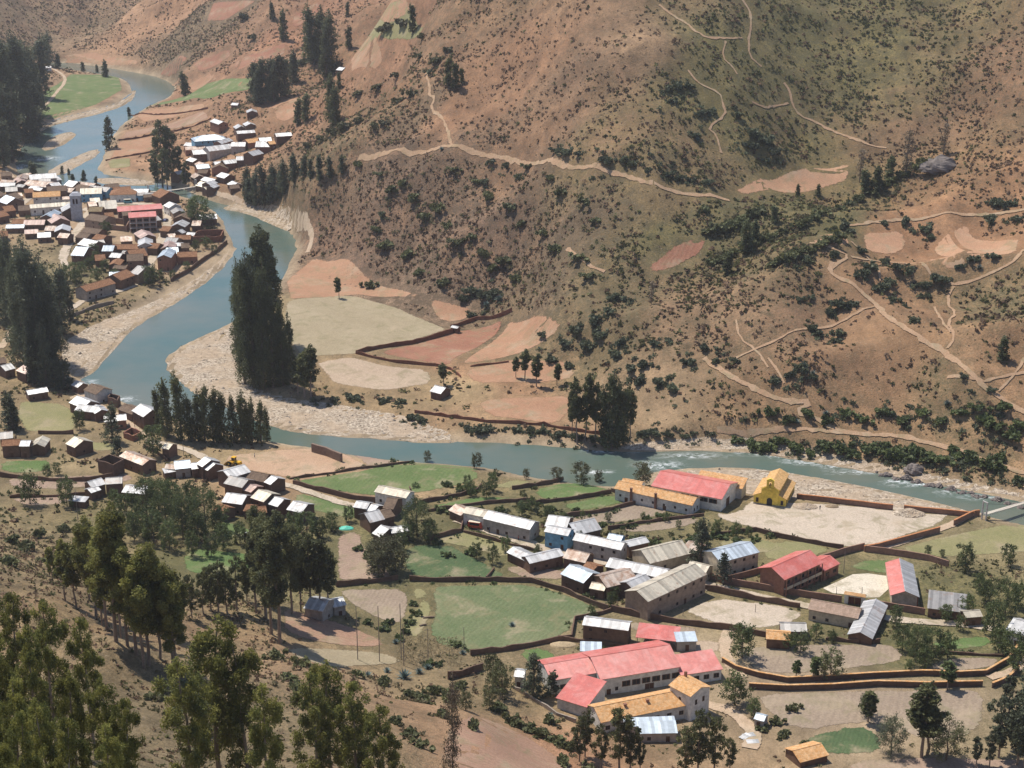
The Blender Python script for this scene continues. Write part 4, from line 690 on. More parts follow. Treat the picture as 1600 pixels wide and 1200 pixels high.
slab(m, [(-e,y0+.3,zz+.18),(0,y0+.3,7.9),(0,-y0+.3,7.9),(-e,-y0+.3,zz+.18)], .15); slab(m, [(0.02,y0+.3,7.9),(e,y0+.3,zz+.18),(e,-y0+.3,zz+.18),(0.02,-y0+.3,7.9)], .15); part(nave, 'roof', m, OT)
for s in (-1, 1):
    xa, xb = s * nb, s * Wc / 2; m = MB(); lo, hi = min(xa, xb), max(xa, xb); m.poly([(xa,y0+.15,-.5),(xb,y0+.15,-.5),(xb,-y0,-.5),(xa,-y0,-.5),(xa,y0+.15,4.4),(xb,y0+.15,3.2),(xb,-y0,3.2),(xa,-y0,4.4)],[(0,1,5,4),(1,2,6,5),(2,3,7,6),(3,0,4,7),(4,5,6,7)]); ai = part(r, 'aisle', m, YW)
    m = MB(); q = [(s*(nb-.02),y0-.05,4.62),(s*(Wc/2+.45),y0-.05,3.22),(s*(Wc/2+.45),-y0+.2,3.22),(s*(nb-.02),-y0+.2,4.62)]; slab(m, q if s > 0 else q[::-1], .14); part(ai, 'roof', m, OT)
    put(WIN, r, s * (nb + Wc / 2) / 2, y0 + .1, 1.7, 0, .9, 1.7, 'window')
    if s > 0:
        for i in range(6): put(WIN, r, Wc / 2 + .02, y0 + 2 + i * 2.3, 1.7, math.pi/2, .9, 1.9, 'window')
        for i in range(6): put(WIN, r, nb + .02, y0 + 2 + i * 2.3, 5.4, math.pi/2, .6, .8, 'window')
m = MB(); m.box(-1.25, y0 - .35, 6.6, -.45, y0 + .35, 9.1); m.box(.45, y0 - .35, 6.6, 1.25, y0 + .35, 9.1); m.box(-1.25, y0 - .35, 9.1, 1.25, y0 + .35, 9.7); m.box(-1.25, y0 - .35, 6.2, 1.25, y0 + .35, 7.0)
m.poly([(-1.4,y0-.4,9.7),(1.4,y0-.4,9.7),(1.4,y0+.4,9.7),(-1.4,y0+.4,9.7),(0,y0-.4,10.4),(0,y0+.4,10.4)],[(0,1,4),(2,3,5),(1,2,5,4),(3,0,4,5)]); bg_ = part(r, 'bell_gable', m, YW)
m = MB(); m.tube([(0,y0,8.7),(0,y0,8.5),(0,y0,8.0),(0,y0,7.8)],[.05,.22,.3,.42],10); part(bg_, 'bell', m, m_plain((.3,.2,.08),.4,.8))
m = MB(); m.tube([(0,y0-.06,5.0),(0,y0+.05,5.0)],[.75,.75],16); part(nave, 'round_window', m, DARK)
m = MB(); m.tube([(0,y0-.14,5.0),(0,y0-.03,5.0)],[.92,.92],16); part(nave, 'window_ring', m, YW)
m = MB(); k = [(-1,0),(1,0),(1,2.2)] + [(math.cos(R(a)), 2.2 + math.sin(R(a))) for a in range(20, 180, 20)] + [(-1,2.2)]
m.poly([(x*.95, y0-.08, z*.95) for x, z in k] + [(x*.95, y0+.02, z*.95) for x, z in k], [tuple(range(len(k)))] + [(i, i+len(k), (i+1)%len(k)+len(k), (i+1)%len(k)) for i in range(len(k))]); part(nave, 'arched_door', m, DARK)
boxp(r, 'base_band', (-Wc/2 - .05, y0 - .06, -.5, Wc/2 + .05, -y0 - .05, .5), m_wall((.30, .26, .22), .3))  # darker grey-brown band round the foot of the chapel walls
# convent
r = root_at('convent', 1000, 1075, 'convent complex with red sheet roofs around a courtyard and orange tiled wing and tower', 'convent')
wl, LW, WW, hh, rise = block(r, 938,1064,1064,1043.5, 16, 5, ['red'], 'white', 19, wins=0)
for i in range(6): put(WIN, wl, -LW * .18 + i * 2.9, -WW/2 - .03, 3.1, 0, 2.4, 1.7, 'window')
put(DOOR, wl, -LW * .4, -WW/2 - .03, 0, 0, 1.2, 2.2, 'door'); put(DOOR, wl, LW * .12, -WW/2 - .03, 0, 0, 2.6, 2.0, 'door'); put(WIN, wl, -LW * .3, -WW/2 - .03, 2, 0, .9, 1.1, 'window')
wl, LW, WW, hh, rise = block(r, 861,1065,936,1052, 12, 4.6, ['red'], 'white', 17, wins=6, wsz=(1.8, 1.4))
block(r, 868,1091,917,1106, 11, 3.2, ['red'], 'white', 12, 'mono')
block(r, 1064,1056,1130,1046, 8, 3.4, ['red'], 'white', 14, 'mono', wins=4, wsz=(1.6, 1.4))
wl, LW, WW, hh, rise = block(r, 939,1130,1077,1102, 9.5, 3.6, ['orange'], 'white', 23, wins=7, wsz=(1.3, 1.2))
for x in (-LW*.18, LW*.08): m = MB(); m.box(x - .3, -1.9, hh + .3, x + .3, -1.3, hh + 2.1); m.box(x - .4, -2.0, hh + 2.1, x + .4, -1.2, hh + 2.3); part(wl, 'chimney', m, m_wall((.3, .15, .1), .1))
wl, LW, WW, hh, rise = block(r, 1044,1071,1079,1089.5, 8, 7.5, ['orange'], 'white', 18)
wl.name = 'tower'
for y in (-1.4, 1.4): put(WIN, wl, LW/2 + .02, y, 5.2, math.pi/2, .8, 1.5, 'window')
put(WIN, wl, 0, -WW/2 - .02, 5.2, 0, .8, 1.5, 'window'); m = MB(); m.box(-LW/2 + .2, 1.4, hh, -LW/2 + .8, 2.0, hh + 2.4); part(wl, 'chimney', m, m_wall((.3, .15, .1), .1))
# two-storey red roofed school behind the brick wall
r = root_at('school_wing', 1250, 915, 'two-storey brick school with red sheet roofs and balcony inside the walled yard', 'school')
wl, LW, WW, hh, rise = block(r, 1226,907,1287,879.5, 11, 6, ['red'], 'brick', 23, wins=0, ov=.8)
m = MB(); m.box(-LW/2, -WW/2 - 1.1, 2.75, LW/2, -WW/2 - .01, 2.95); part(wl, 'balcony', m, WALL['cream']()); m = MB(); m.box(-LW/2, -WW/2 - 1.1, 2.95, LW/2, -WW/2 - 1.0, 3.7); part(wl, 'railing', m, WALL['cream']())
for i in range(6): x = -LW/2 + LW * i / 5; m = MB(); m.box(x - .14, -WW/2 - 1.12, -.3, x + .14, -WW/2 - .86, hh); part(wl, 'column', m, WALL['brick']())
for fl in (0, 1):
    for i in range(5): put(WIN, wl, -LW/2 + LW * (i + .5) / 5, -WW/2 - .03, 1.5 + fl * 3, 0, 2.2, 1.3, 'window')
wl, LW, WW, hh, rise = block(r, 1288,893,1313,881, 8, 3.6, ['red'], 'brick', 20, wins=2, doors=1, wsz=(1.8, 1.3))
# classroom block with red and grey roof
r = root_at('classroom_block', 1430, 930, 'long classroom block whose gable roof is red on one side and grey on the other', 'school')
c, ang, L, Wd, zb, near = frame(1391,931,1437,934, 23, 3.6, 'g'); hh = 3.6 + near - zb; rise = math.tan(R(22)) * Wd / 2; r.location = (c[0], c[1], zb); r.rotation_euler = (0, 0, ang); k = rise * 2 / Wd
wl = ob('wall', gable_wall(L - 1.2, Wd - 1.2, hh + k * .6 - .01, rise * (Wd - 1.2) / Wd, .6, m_wall((.52, .42, .31), .4)), r); ob('roof', gable_roof(L, Wd, hh, rise, (m_tin((.50, .50, .50), .02, .3), ROOF['red']())), r)
for i in range(6): put(WIN, wl, -9 + i * 3.6, -(Wd - 1.2)/2 - .03, 1.9, 0, 2.2, 1.3, 'window')
for i in range(7):
    x = -10.5 + i * 3.5; m = MB(); m.box(x - .15, -(Wd-1.2)/2 - .3, -.3, x + .15, -(Wd-1.2)/2 - .02, hh); part(r, 'column', m, m_wall((.35, .10, .07), .1))
# open shed with red roof, canopy
def canopy(name, u1, v1, u2, v2, W, h, roof, label, pitch=9):
    c, ang, L, Wd, zb, near = frame(u1, v1, u2, v2, W, h); hh = h + near - zb; o = ob(name, None, loc=(c[0], c[1], zb), rz=ang); ob('roof', mono_roof(L, Wd, hh, math.tan(R(pitch)) * Wd, (ROOF[roof](),)), o); nP = max(2, int(L / 4) + 1)
    for i in range(nP):
        for s in (-1, 1): x = (-.46 + .92 * i / (nP - 1)) * L; boxp(o, 'post', (x - .08, s * Wd * .45 - .08, -.3, x + .08, s * Wd * .45 + .08, hh + (.02 if s < 0 else math.tan(R(pitch)) * Wd * .93)), m_bark((.16, .11, .08)))
    prop(o, label, 'shed')
canopy('open_shed', 993,996,1059,1003, 7, 3, 'red', 'open shed on posts with a red sheet roof behind the convent')
canopy('canopy', 906,1018,940,1019, 4.5, 2.6, 'btin', 'small bluish tin canopy on posts beside the green plot')
# gate of the school yard
p = P(1335, 944); q = P(1290, 937); ang = math.atan2(p[1] - q[1], p[0] - q[0]); r = ob('school_gate', None, loc=(p[0], p[1], Z(*p)), rz=ang); prop(r, 'white pillared school gate with orange tile top and brown doors', 'gate'); GATE = p
for s in (-1, 1): boxp(r, 'pillar', (s * 2.5 - .55, -.5, -.4, s * 2.5 + .55, .5, 3.2), WH)
boxp(r, 'lintel', (-1.95, -.35, 2.5, 1.95, .35, 3.2), WH)
m = MB(); m.poly([(-3.3,-.9,3.2),(3.3,-.9,3.2),(3.3,.9,3.2),(-3.3,.9,3.2),(-3.1,0,3.9),(3.1,0,3.9)],[(0,1,5,4),(2,3,4,5),(1,2,5),(3,0,4),(0,3,2,1)]); part(r, 'tile_top', m, ROOF['orange']())
for s in (-1, 1): boxp(r, 'door_leaf', (min(0, s * 1.9) + .03, -.1, 0, max(0, s * 1.9) - .03, .05, 2.4), m_plain((.13, .045, .03), .6, 0.))

# ------------------------------------------------------------------ walls
def wall_line(name, pts_px, h, th, mat, label, cat='wall', cap=None, group=None, ragged=.12, px=True, seed=0):
    pts = np.array([P(u, v) for u, v in pts_px]) if px else np.asarray(pts_px); p = dense(pts, 3., False); t = np.gradient(p, axis=0); t /= np.linalg.norm(t, axis=1)[:, None] + 1e-9; nrm = np.c_[-t[:, 1], t[:, 0]]; rng = np.random.RandomState(seed + len(p)); m_ = len(p); c = p.mean(0); zc = Z(*c)
    zz = bil(HF, p[:, 0], p[:, 1]); zt = zz + h + (rng.rand(m_) - .5) * 2 * ragged * (vn(np.arange(m_) * 3., 0 * p[:, 0], 9, 44) * 2 + 1)
    def strip(hw, zb, zt_):
        V = np.concatenate([np.c_[p + nrm * hw, zb], np.c_[p + nrm * hw, zt_], np.c_[p - nrm * hw, zt_], np.c_[p - nrm * hw, zb]]) - np.array([c[0], c[1], zc]); F = []
        for i in range(m_ - 1):
            for r_ in range(4): s_ = (r_ + 1) % 4; F.append((r_ * m_ + i, r_ * m_ + i + 1, s_ * m_ + i + 1, s_ * m_ + i))
        F += [(0, m_, 2 * m_, 3 * m_), (m_ - 1, 4 * m_ - 1, 3 * m_ - 1, 2 * m_ - 1)]; return V, F
    V, F = strip(th / 2, zz - .5, zt)
    if cap:
        o = ob(name, None, loc=(c[0], c[1], zc)); ob('wall_body', fastmesh('wall_body', V, F, mat), o); V, F = strip(th / 2 + .16, zt + .003, zt + .18); ob('tile_cap', fastmesh('tile_cap', V, F, cap), o)
    else: o = ob(name, fastmesh(name, V, F, mat), loc=(c[0], c[1], zc))
    s_ = sub(p, 3); FMASK[s_] |= segdist(GX[s_], GY[s_], p) < 1.6
    prop(o, label, cat, group); return o
AW = m_wall((.16, .10, .072), .1); RW = m_wall((.225, .105, .068), .1); BW = m_wall((.30, .175, .125), .15); OC = ROOF['orange'](); SW = m_wall((.33, .27, .22), .2)
OCB = m_tile((.62, .24, .10), (.70, .33, .16))
WALLS = [([(556,553),(620,541),(712,519),(712,516)],2.4,RW,'red adobe wall along the dry pale field on the far bank'),([(704,512),(745,500),(800,487)],2.2,RW,'red adobe wall rising to the foot of the scrubby hill'),([(556,553),(585,560),(620,567),(680,572),(705,578),(720,590)],1.6,RW,'low red adobe wall below the red ploughed field'),([(735,573),(795,566)],1.2,RW,'short red earth wall between the red fields'),
 ([(648,645),(700,652),(760,660),(850,665),(945,680)],1.5,RW,'low red earth wall above the far river bank'),
 ([(228+230,757),(540,778),(600,787)],2.2,AW,'adobe wall between the street and the long green field'),([(452,749),(520,740),(560,733),(600,729),(640,724)],1.2,AW,'low earth wall between the bare yard and the green field'),([(652,788),(720,775),(745,768),(752,760)],1.8,AW,'adobe wall at the end of the long green field'),
 ([(668,800),(735,790),(790,785),(835,783)],1.6,AW,'adobe wall below the narrow bright green strip'),([(800,765),(860,756),(880,750)],1.6,AW,'adobe wall above the bright green plot by the river'),([(820,790),(900,780),(955,770)],1.8,AW,'adobe wall below the bright green plot'),([(955,768),(1000,784),(1005,785)],1.8,AW,'adobe wall beside the white hall front wing'),([(880,810),(945,800),(1000,786)],1.8,AW,'adobe wall below the dark green vegetable plot'),
 ([(950,828),(1000,818),(1100,806)],1.4,AW,'low adobe wall between the two grey ploughed strips'),([(1110,838),(1180,830),(1206,838),(1260,848),(1318,858)],1.8,AW,'adobe wall around the sandy churchyard'),([(666,845),(720,832),(724,815)],2.0,AW,'adobe wall at the street end beside the olive plot'),([(724,832),(760,842),(800,853),(838,862)],1.3,AW,'low adobe wall along the sandy street'),
 ([(640,908),(700,909),(760,908),(830,910),(880,925),(925,945),(950,955)],1.9,AW,'long adobe wall at the top of the big pale green field'),([(525,917),(580,911),(622,906)],1.9,AW,'adobe wall above the grey ploughed plot'),([(735,1024),(800,1016),(850,1006),(893,998),(898,970),(940,960),(965,952)],1.9,AW,'curving adobe wall at the foot of the big pale green field'),
 ([(872,1000),(920,1005),(975,1012),(985,1002)],1.6,AW,'short adobe wall beside the dark barn'),([(955,955),(1000,965),(1060,975),(1140,985),(1200,996)],2.3,AW,'long adobe wall between the sports yard and the grey strip'),([(1098,921),(1140,930),(1180,938),(1250,950)],2.2,AW,'adobe wall between the sandy street and the sports yard'),
 ([(1110,905),(1130,912),(1180,920),(1250,932),(1315,941)],2.6,BW,'brick wall in front of the red-roofed school yard'),([(1355,946),(1420,957),(1445,961)],2.6,BW,'brick wall in front of the classroom block'),([(1130,910),(1180,898),(1215,885)],2.4,BW,'brick wall beside the cream two-storey house'),([(1280,878),(1318,866),(1350,858)],2.6,BW,'brick wall behind the school corner'),([(1352,862),(1400,868),(1450,876),(1482,886)],2.6,BW,'brick wall at the back of the school lawn'),
 ([(1290,1000),(1340,1005),(1375,1005)],1.5,AW,'low adobe wall below the shiny tin barn'),([(1425,1026),(1480,1022),(1570,1026)],1.,AW,'low stone bank between the grey plots by the dark trees'),([(60,678),(115,678)],1.8,AW,'adobe wall below the small olive meadow'),([(0,745),(80,752),(140,752),(185,744)],1.9,AW,'adobe wall below the green vegetable beds'),([(15,778),(100,776),(150,772)],1.3,AW,'low adobe wall between the brown strips'),
 ([(225,700),(250,712),(262,722)],1.5,AW,'adobe wall beside the lane corner'),([(110,497),(140,484),(178,474)],2.0,SW,'stone flood wall on the gravel below the town'),([(267,440),(295,425),(318,408),(338,395),(355,380)],2.4,AW,'riverside adobe wall at the edge of the town'),([(640,762),(642,768)],1,AW,'stub of adobe wall beside the barn'),([(200,180),(240,180),(325,170)],1.2,RW,'earth bank between the upper red terraces'),([(185,220),(240,211),(330,186)],1.4,RW,'earth bank between the middle red terraces'),([(165,252),(240,237)],1.2,RW,'earth bank below the lower red terraces'),
 ([(700,1062),(740,1052),(755,1046)],2.6,AW,'ruined adobe wall beside the pollarded tree'),([(800,1075),(840,1098),(870,1118),(900,1130)],1.2,SW,'low stone wall around the convent garden'),([(760,907),(772,890)],1.2,AW,'short adobe wall beside the green crop'),([(315,520),(640,522)],.0,None,'')]
for i, (pl, h, mt, lb) in enumerate(WALLS):
    if h: wall_line('adobe_wall' if mt is not BW else 'brick_wall', pl, h * .85, .38, mt, lb, seed=i, ragged=.05 if mt is BW else .3)
CAPW = [([(1245,780),(1300,786),(1395,797)],2.4,'orange-capped brick wall from the chapel along the gravel bar'),([(1412,797),(1470,803),(1522,808)],2.2,'orange-capped brick wall at the far end of the churchyard'),([(1530,806),(1490,822)],2.6,'short orange-capped brick wall beside the footbridge'),([(1468,832),(1420,845),(1372,858),(1350,862)],2.4,'orange-capped brick wall on the road side of the churchyard'),
 ([(1128,1035),(1150,1048),(1185,1058),(1230,1066),(1300,1063),(1380,1058),(1440,1055),(1500,1057),(1540,1055),(1575,1035),(1590,1015),(1600,1000)],1.9,'upper orange-capped wall curving along the lane'),([(1170,1076),(1230,1079),(1300,1077),(1370,1072),(1450,1074),(1535,1072)],2.0,'lower orange-capped wall above the big grey ploughed field'),([(1550,1075),(1575,1065),(1592,1048)],1.9,'short orange-capped wall where the lane bends')]
for i, (pl, h, lb) in enumerate(CAPW): wall_line('tile_capped_wall', pl, h * .82, .3, BW if i < 4 else AW, lb, cap=OCB if i < 4 else OC, ragged=.03, seed=60 + i)
def ruin(corn, h, mat, label):
    pts = np.array([P(u, v) for u, v in corn]); pts = np.concatenate([pts, pts[:1]]); o = wall_line('roofless_house', pts, h, .5, mat, label, 'ruin', px=False, ragged=.25); s_ = sub(pts, 2); FMASK[s_] |= inpoly(GX[s_], GY[s_], pts)
ruin([(155,738),(178,746),(194,738),(172,730)], 5, AW, 'roofless dark adobe house beside the rust-streaked tin house')
ruin([(194,684),(208,690),(221,684),(206,677)], 2.4, m_wall((.28, .13, .09), .1), 'unfinished red-brick walls by the lane')
ruin([(302,380),(345,378),(350,368),(308,370)], 3.6, RW, 'roofless long adobe enclosure at the town river edge')
ruin([(170,632),(184,638),(188,632),(174,627)], 3.5, AW, 'ruined dark adobe walls above the rapids')
ruin([(165,358),(198,362),(203,352),(170,348)], 3.2, m_wall((.30, .19, .14), .1), 'roofless brown walls beside the town school')

# tell look-alike houses apart by their nearness to a landmark of their quarter
LM = {'in the town inside the river bend': ((119, 345), 'the church tower'), 'in the hillside hamlet above the town': ((330, 225), 'the hipped blue building'), 'by the lane beside the river rapids': ((208, 684), 'the unfinished brick walls'),
      'below the bare earth yard': ((366, 726), 'the yellow loader'), 'around the big round green tree': ((652, 838), 'the round tree'), 'along the sandy village street': ((868, 850), 'the blue street house')}
ORD = ['nearest', 'second nearest', 'third nearest', 'fourth nearest', 'fifth nearest', 'sixth nearest', 'seventh nearest', 'eighth nearest', 'ninth nearest', 'tenth nearest', 'eleventh nearest', 'twelfth nearest']
by = {}
for o, pl, c in HOUSES: by.setdefault(o['label'], []).append((o, pl, c))
for lb, lst in by.items():
    if len(lst) > 1:
        pl = lst[0][1]; pt, nm = LM[pl]; q = P(*pt); lst.sort(key=lambda t: float(np.hypot(*(t[2] - q)))); short = lb.replace(' ' + pl, '')
        for i, (o, _, c) in enumerate(lst):
            if i < len(ORD): o['label'] = short + ', ' + ORD[i] + ' to ' + nm
# ------------------------------------------------------------------ plants
for f_ in FOOT:
    s_ = sub(f_, 3); FMASK[s_] |= inpoly(GX[s_], GY[s_], f_) | (segdist(GX[s_], GY[s_], f_, True) < 1.2)
def leaves(C, rng, size, squash=.7, hang=0.):
    """quads around the given centres, random tilt"""
    n_ = len(C); a = rng.randn(n_, 3); a /= np.linalg.norm(a, axis=1)[:, None]; b = rng.randn(n_, 3); b[:, 2] -= hang; b -= (a * b).sum(1)[:, None] * a; b /= np.linalg.norm(b, axis=1)[:, None] + 1e-9
    s = size * (.6 + .8 * rng.rand(n_))[:, None]; a = a * s * squash; b = b * s
    V = np.stack([C - a - b, C + a - b, C + a * .8 + b, C - a * .8 + b], 1).reshape(-1, 3); return V, np.arange(n_ * 4).reshape(-1, 4)
def tree_mesh(kind, seed, nleaf, lsize, Ht=20.):
    rng = np.random.RandomState(seed); tb = MB(); clumps = []
    lean = rng.randn(2) * .25; nst = 7; tp = [np.array([lean[0] * (i / nst) ** 2 * 3 + rng.randn() * .12 * (i > 0), lean[1] * (i / nst) ** 2 * 3 + rng.randn() * .12 * (i > 0), Ht * .96 * i / nst]) for i in range(nst + 1)]; tp[0][2] = -.6
    def tpt(h):
        k = min(nst - 1e-6, h * nst); i = int(k); return tp[i] * (1 - (k - i)) + tp[i + 1] * (k - i)
    r0 = {'euc': .3, 'pop': .36, 'round': .42, 'bare': .22, 'col': .4, 'slim': .22}[kind]
    tb.tube(tp, [r0 * (1 - .85 * i / nst) + .03 for i in range(nst + 1)], 7)
    if kind == 'euc': lo, nb_, prof = .26, 34, lambda h: .18 * math.sin(math.pi * min(1, (h - .16) / .9)) ** .7 + .02
    elif kind == 'slim': lo, nb_, prof = .38, 24, lambda h: .10 * math.sin(math.pi * min(1, (h - .3) / .72)) ** .6 + .015
    elif kind == 'pop': lo, nb_, prof = .07, 46, lambda h: .17 * (1 - h) ** .55 * min(1, h / .15 + .4) + .015
    elif kind == 'col': lo, nb_, prof = .05, 44, lambda h: .24 * (1 - h) ** .8 * min(1, h / .1 + .3) + .01
    elif kind == 'round': lo, nb_, prof = .2, 40, lambda h: .40 * math.sqrt(max(0, 1 - ((h - .5) / .56) ** 2)) + .03
    else: lo, nb_, prof = .16, 46, lambda h: .13 * math.sin(math.pi * min(1, (h - .02) / 1.05)) ** .8 + .01
    for i in range(nb_):
        h = lo + (1 - lo) * ((i + rng.rand()) / nb_) * .98; an = i * 2.4 + rng.randn() * .4; ln = prof(h) * Ht * (.55 + .55 * rng.rand()); el = {'euc': .55, 'slim': .6, 'pop': 1.0, 'col': .3, 'round': .35, 'bare': 1.25}[kind] + rng.randn() * .15
        s0 = tpt(max(.04, h - (.1 if kind in ('bare', 'pop') else .05))); d = np.array([math.cos(an) * math.cos(el * .8), math.sin(an) * math.cos(el * .8), math.sin(el * .8)]); e = s0 + d * ln * (1.2 if kind == 'bare' else 1)
        e[2] = min(e[2], Ht * 1.0)
        if ln > .5: tb.tube([s0, (s0 + e) / 2 + np.array([0, 0, .05 * ln]), e], [r0 * .28 * (1.05 - h), r0 * .16 * (1.05 - h), .02], 4)
        for _ in range(2 if kind in ('euc', 'slim') else 3): clumps.append((s0 + (e - s0) * (.55 + .5 * rng.rand()) + rng.randn(3) * .04 * Ht * ({'euc': .4, 'slim': .3, 'round': 1}.get(kind, .6)), Ht * (.035 + .03 * rng.rand()) * ({'euc': .9, 'slim': .85, 'round': 1.9}.get(kind, 1))))
    clumps.append((tp[-1], Ht * .035)); cc = np.array([c for c, _ in clumps]); cr_ = np.array([q for _, q in clumps]); wt = cr_ ** 2 * (.35 + rng.rand(len(cr_))); wt /= wt.sum()
    if kind == 'bare': nleaf = nleaf // 3
    pick = rng.choice(len(cc), nleaf, p=wt); off = rng.randn(nleaf, 3); off /= np.linalg.norm(off, axis=1)[:, None]; off *= (rng.rand(nleaf, 1) ** .5) * np.array([1, 1, 1.15 if kind in ('euc', 'pop', 'slim') else .85]); Cn = cc[pick] + off * cr_[pick][:, None]
    Cn[:, 2] = np.maximum(Cn[:, 2], .3); V, F = leaves(Cn, rng, lsize, .55, .8 if kind in ('euc', 'slim') else .2)
    tone = np.clip(.5 + .45 * rng.randn(len(clumps)), 0, 1)[pick] * .7 + .3 * rng.rand(nleaf)
    return tb, V, F, np.repeat(tone, 4)
BARK = {'euc': (.30, .24, .19), 'slim': (.26, .20, .16), 'pop': (.17, .13, .1), 'col': (.15, .11, .08), 'round': (.16, .12, .09), 'bare': (.22, .165, .125)}
LEAF = {'euc': ((.08, .092, .042), (.16, .16, .065), .35), 'near': ((.11, .125, .038), (.30, .28, .075), .42), 'slim': ((.06, .07, .034), (.11, .11, .05), .25), 'pop': ((.075, .09, .048), (.15, .162, .072), .32), 'col': ((.036, .052, .030), (.07, .088, .04), .12), 'round': ((.075, .10, .040), (.15, .178, .065), .32),
        'bare': ((.22, .165, .12), (.28, .22, .14), .15), 'olive': ((.10, .112, .048), (.175, .175, .08), .25), 'brownish': ((.11, .095, .055), (.135, .14, .062), .2), 'dark': ((.075, .09, .06), (.145, .158, .088), .3), 'agave': ((.12, .165, .155), (.20, .25, .23), 0.)}
_TM = {}
def tmesh(kind, leaf, variant, lod):
    k = (kind, leaf, variant, lod)
    if k not in _TM:
        nl, ls = {0: (13000, .125), 1: (3000, .25), 2: (1200, .45)}[lod]; nl = int(nl * (1.6 if kind == 'round' else 1)); tb, V, F, tone = tree_mesh(kind, hash((kind, variant)) % 1000 if False else variant * 7 + len(kind) * 101 + ord(kind[0]), nl, ls)
        me = fastmesh('crown', V, F, m_leaf(*LEAF[leaf])); a = me.attributes.new('tone', 'FLOAT', 'POINT'); a.data.foreach_set('value', tone.astype(np.float32)); _TM[k] = (tb.mesh('trunk', m_bark(BARK[kind])), me)
    return _TM[k]
trng = random.Random(5); TREES = []
def tree(kind, leaf, u, vb, vt, label, group, nvar=4, name=None, wide=1., cat='tree'):
    p = P(u, vb); z = Z(*p); ht = max(1.5, top_z(p[1], vt) - z); px = vb - vt; lod = 0 if px > 130 else (1 if px > 55 else 2)
    tr, crn = tmesh(kind, leaf, trng.randrange(nvar if lod else 3), lod); s = ht / 20.; wd = s * wide * trng.uniform(.92, 1.1)
    o = ob(name or {'euc': 'eucalyptus_tree', 'slim': 'eucalyptus_tree', 'pop': 'eucalyptus_tree', 'col': 'cypress_tree', 'round': 'leafy_tree', 'bare': 'poplar_tree'}[kind], None, loc=(p[0], p[1], z - .05), rz=trng.uniform(0, 6.28)); o.scale = (wd, wd, s)
    ob('trunk', tr, o); ob('crown', crn, o); prop(o, label, cat, group); TREES.append((p, ht)); return o
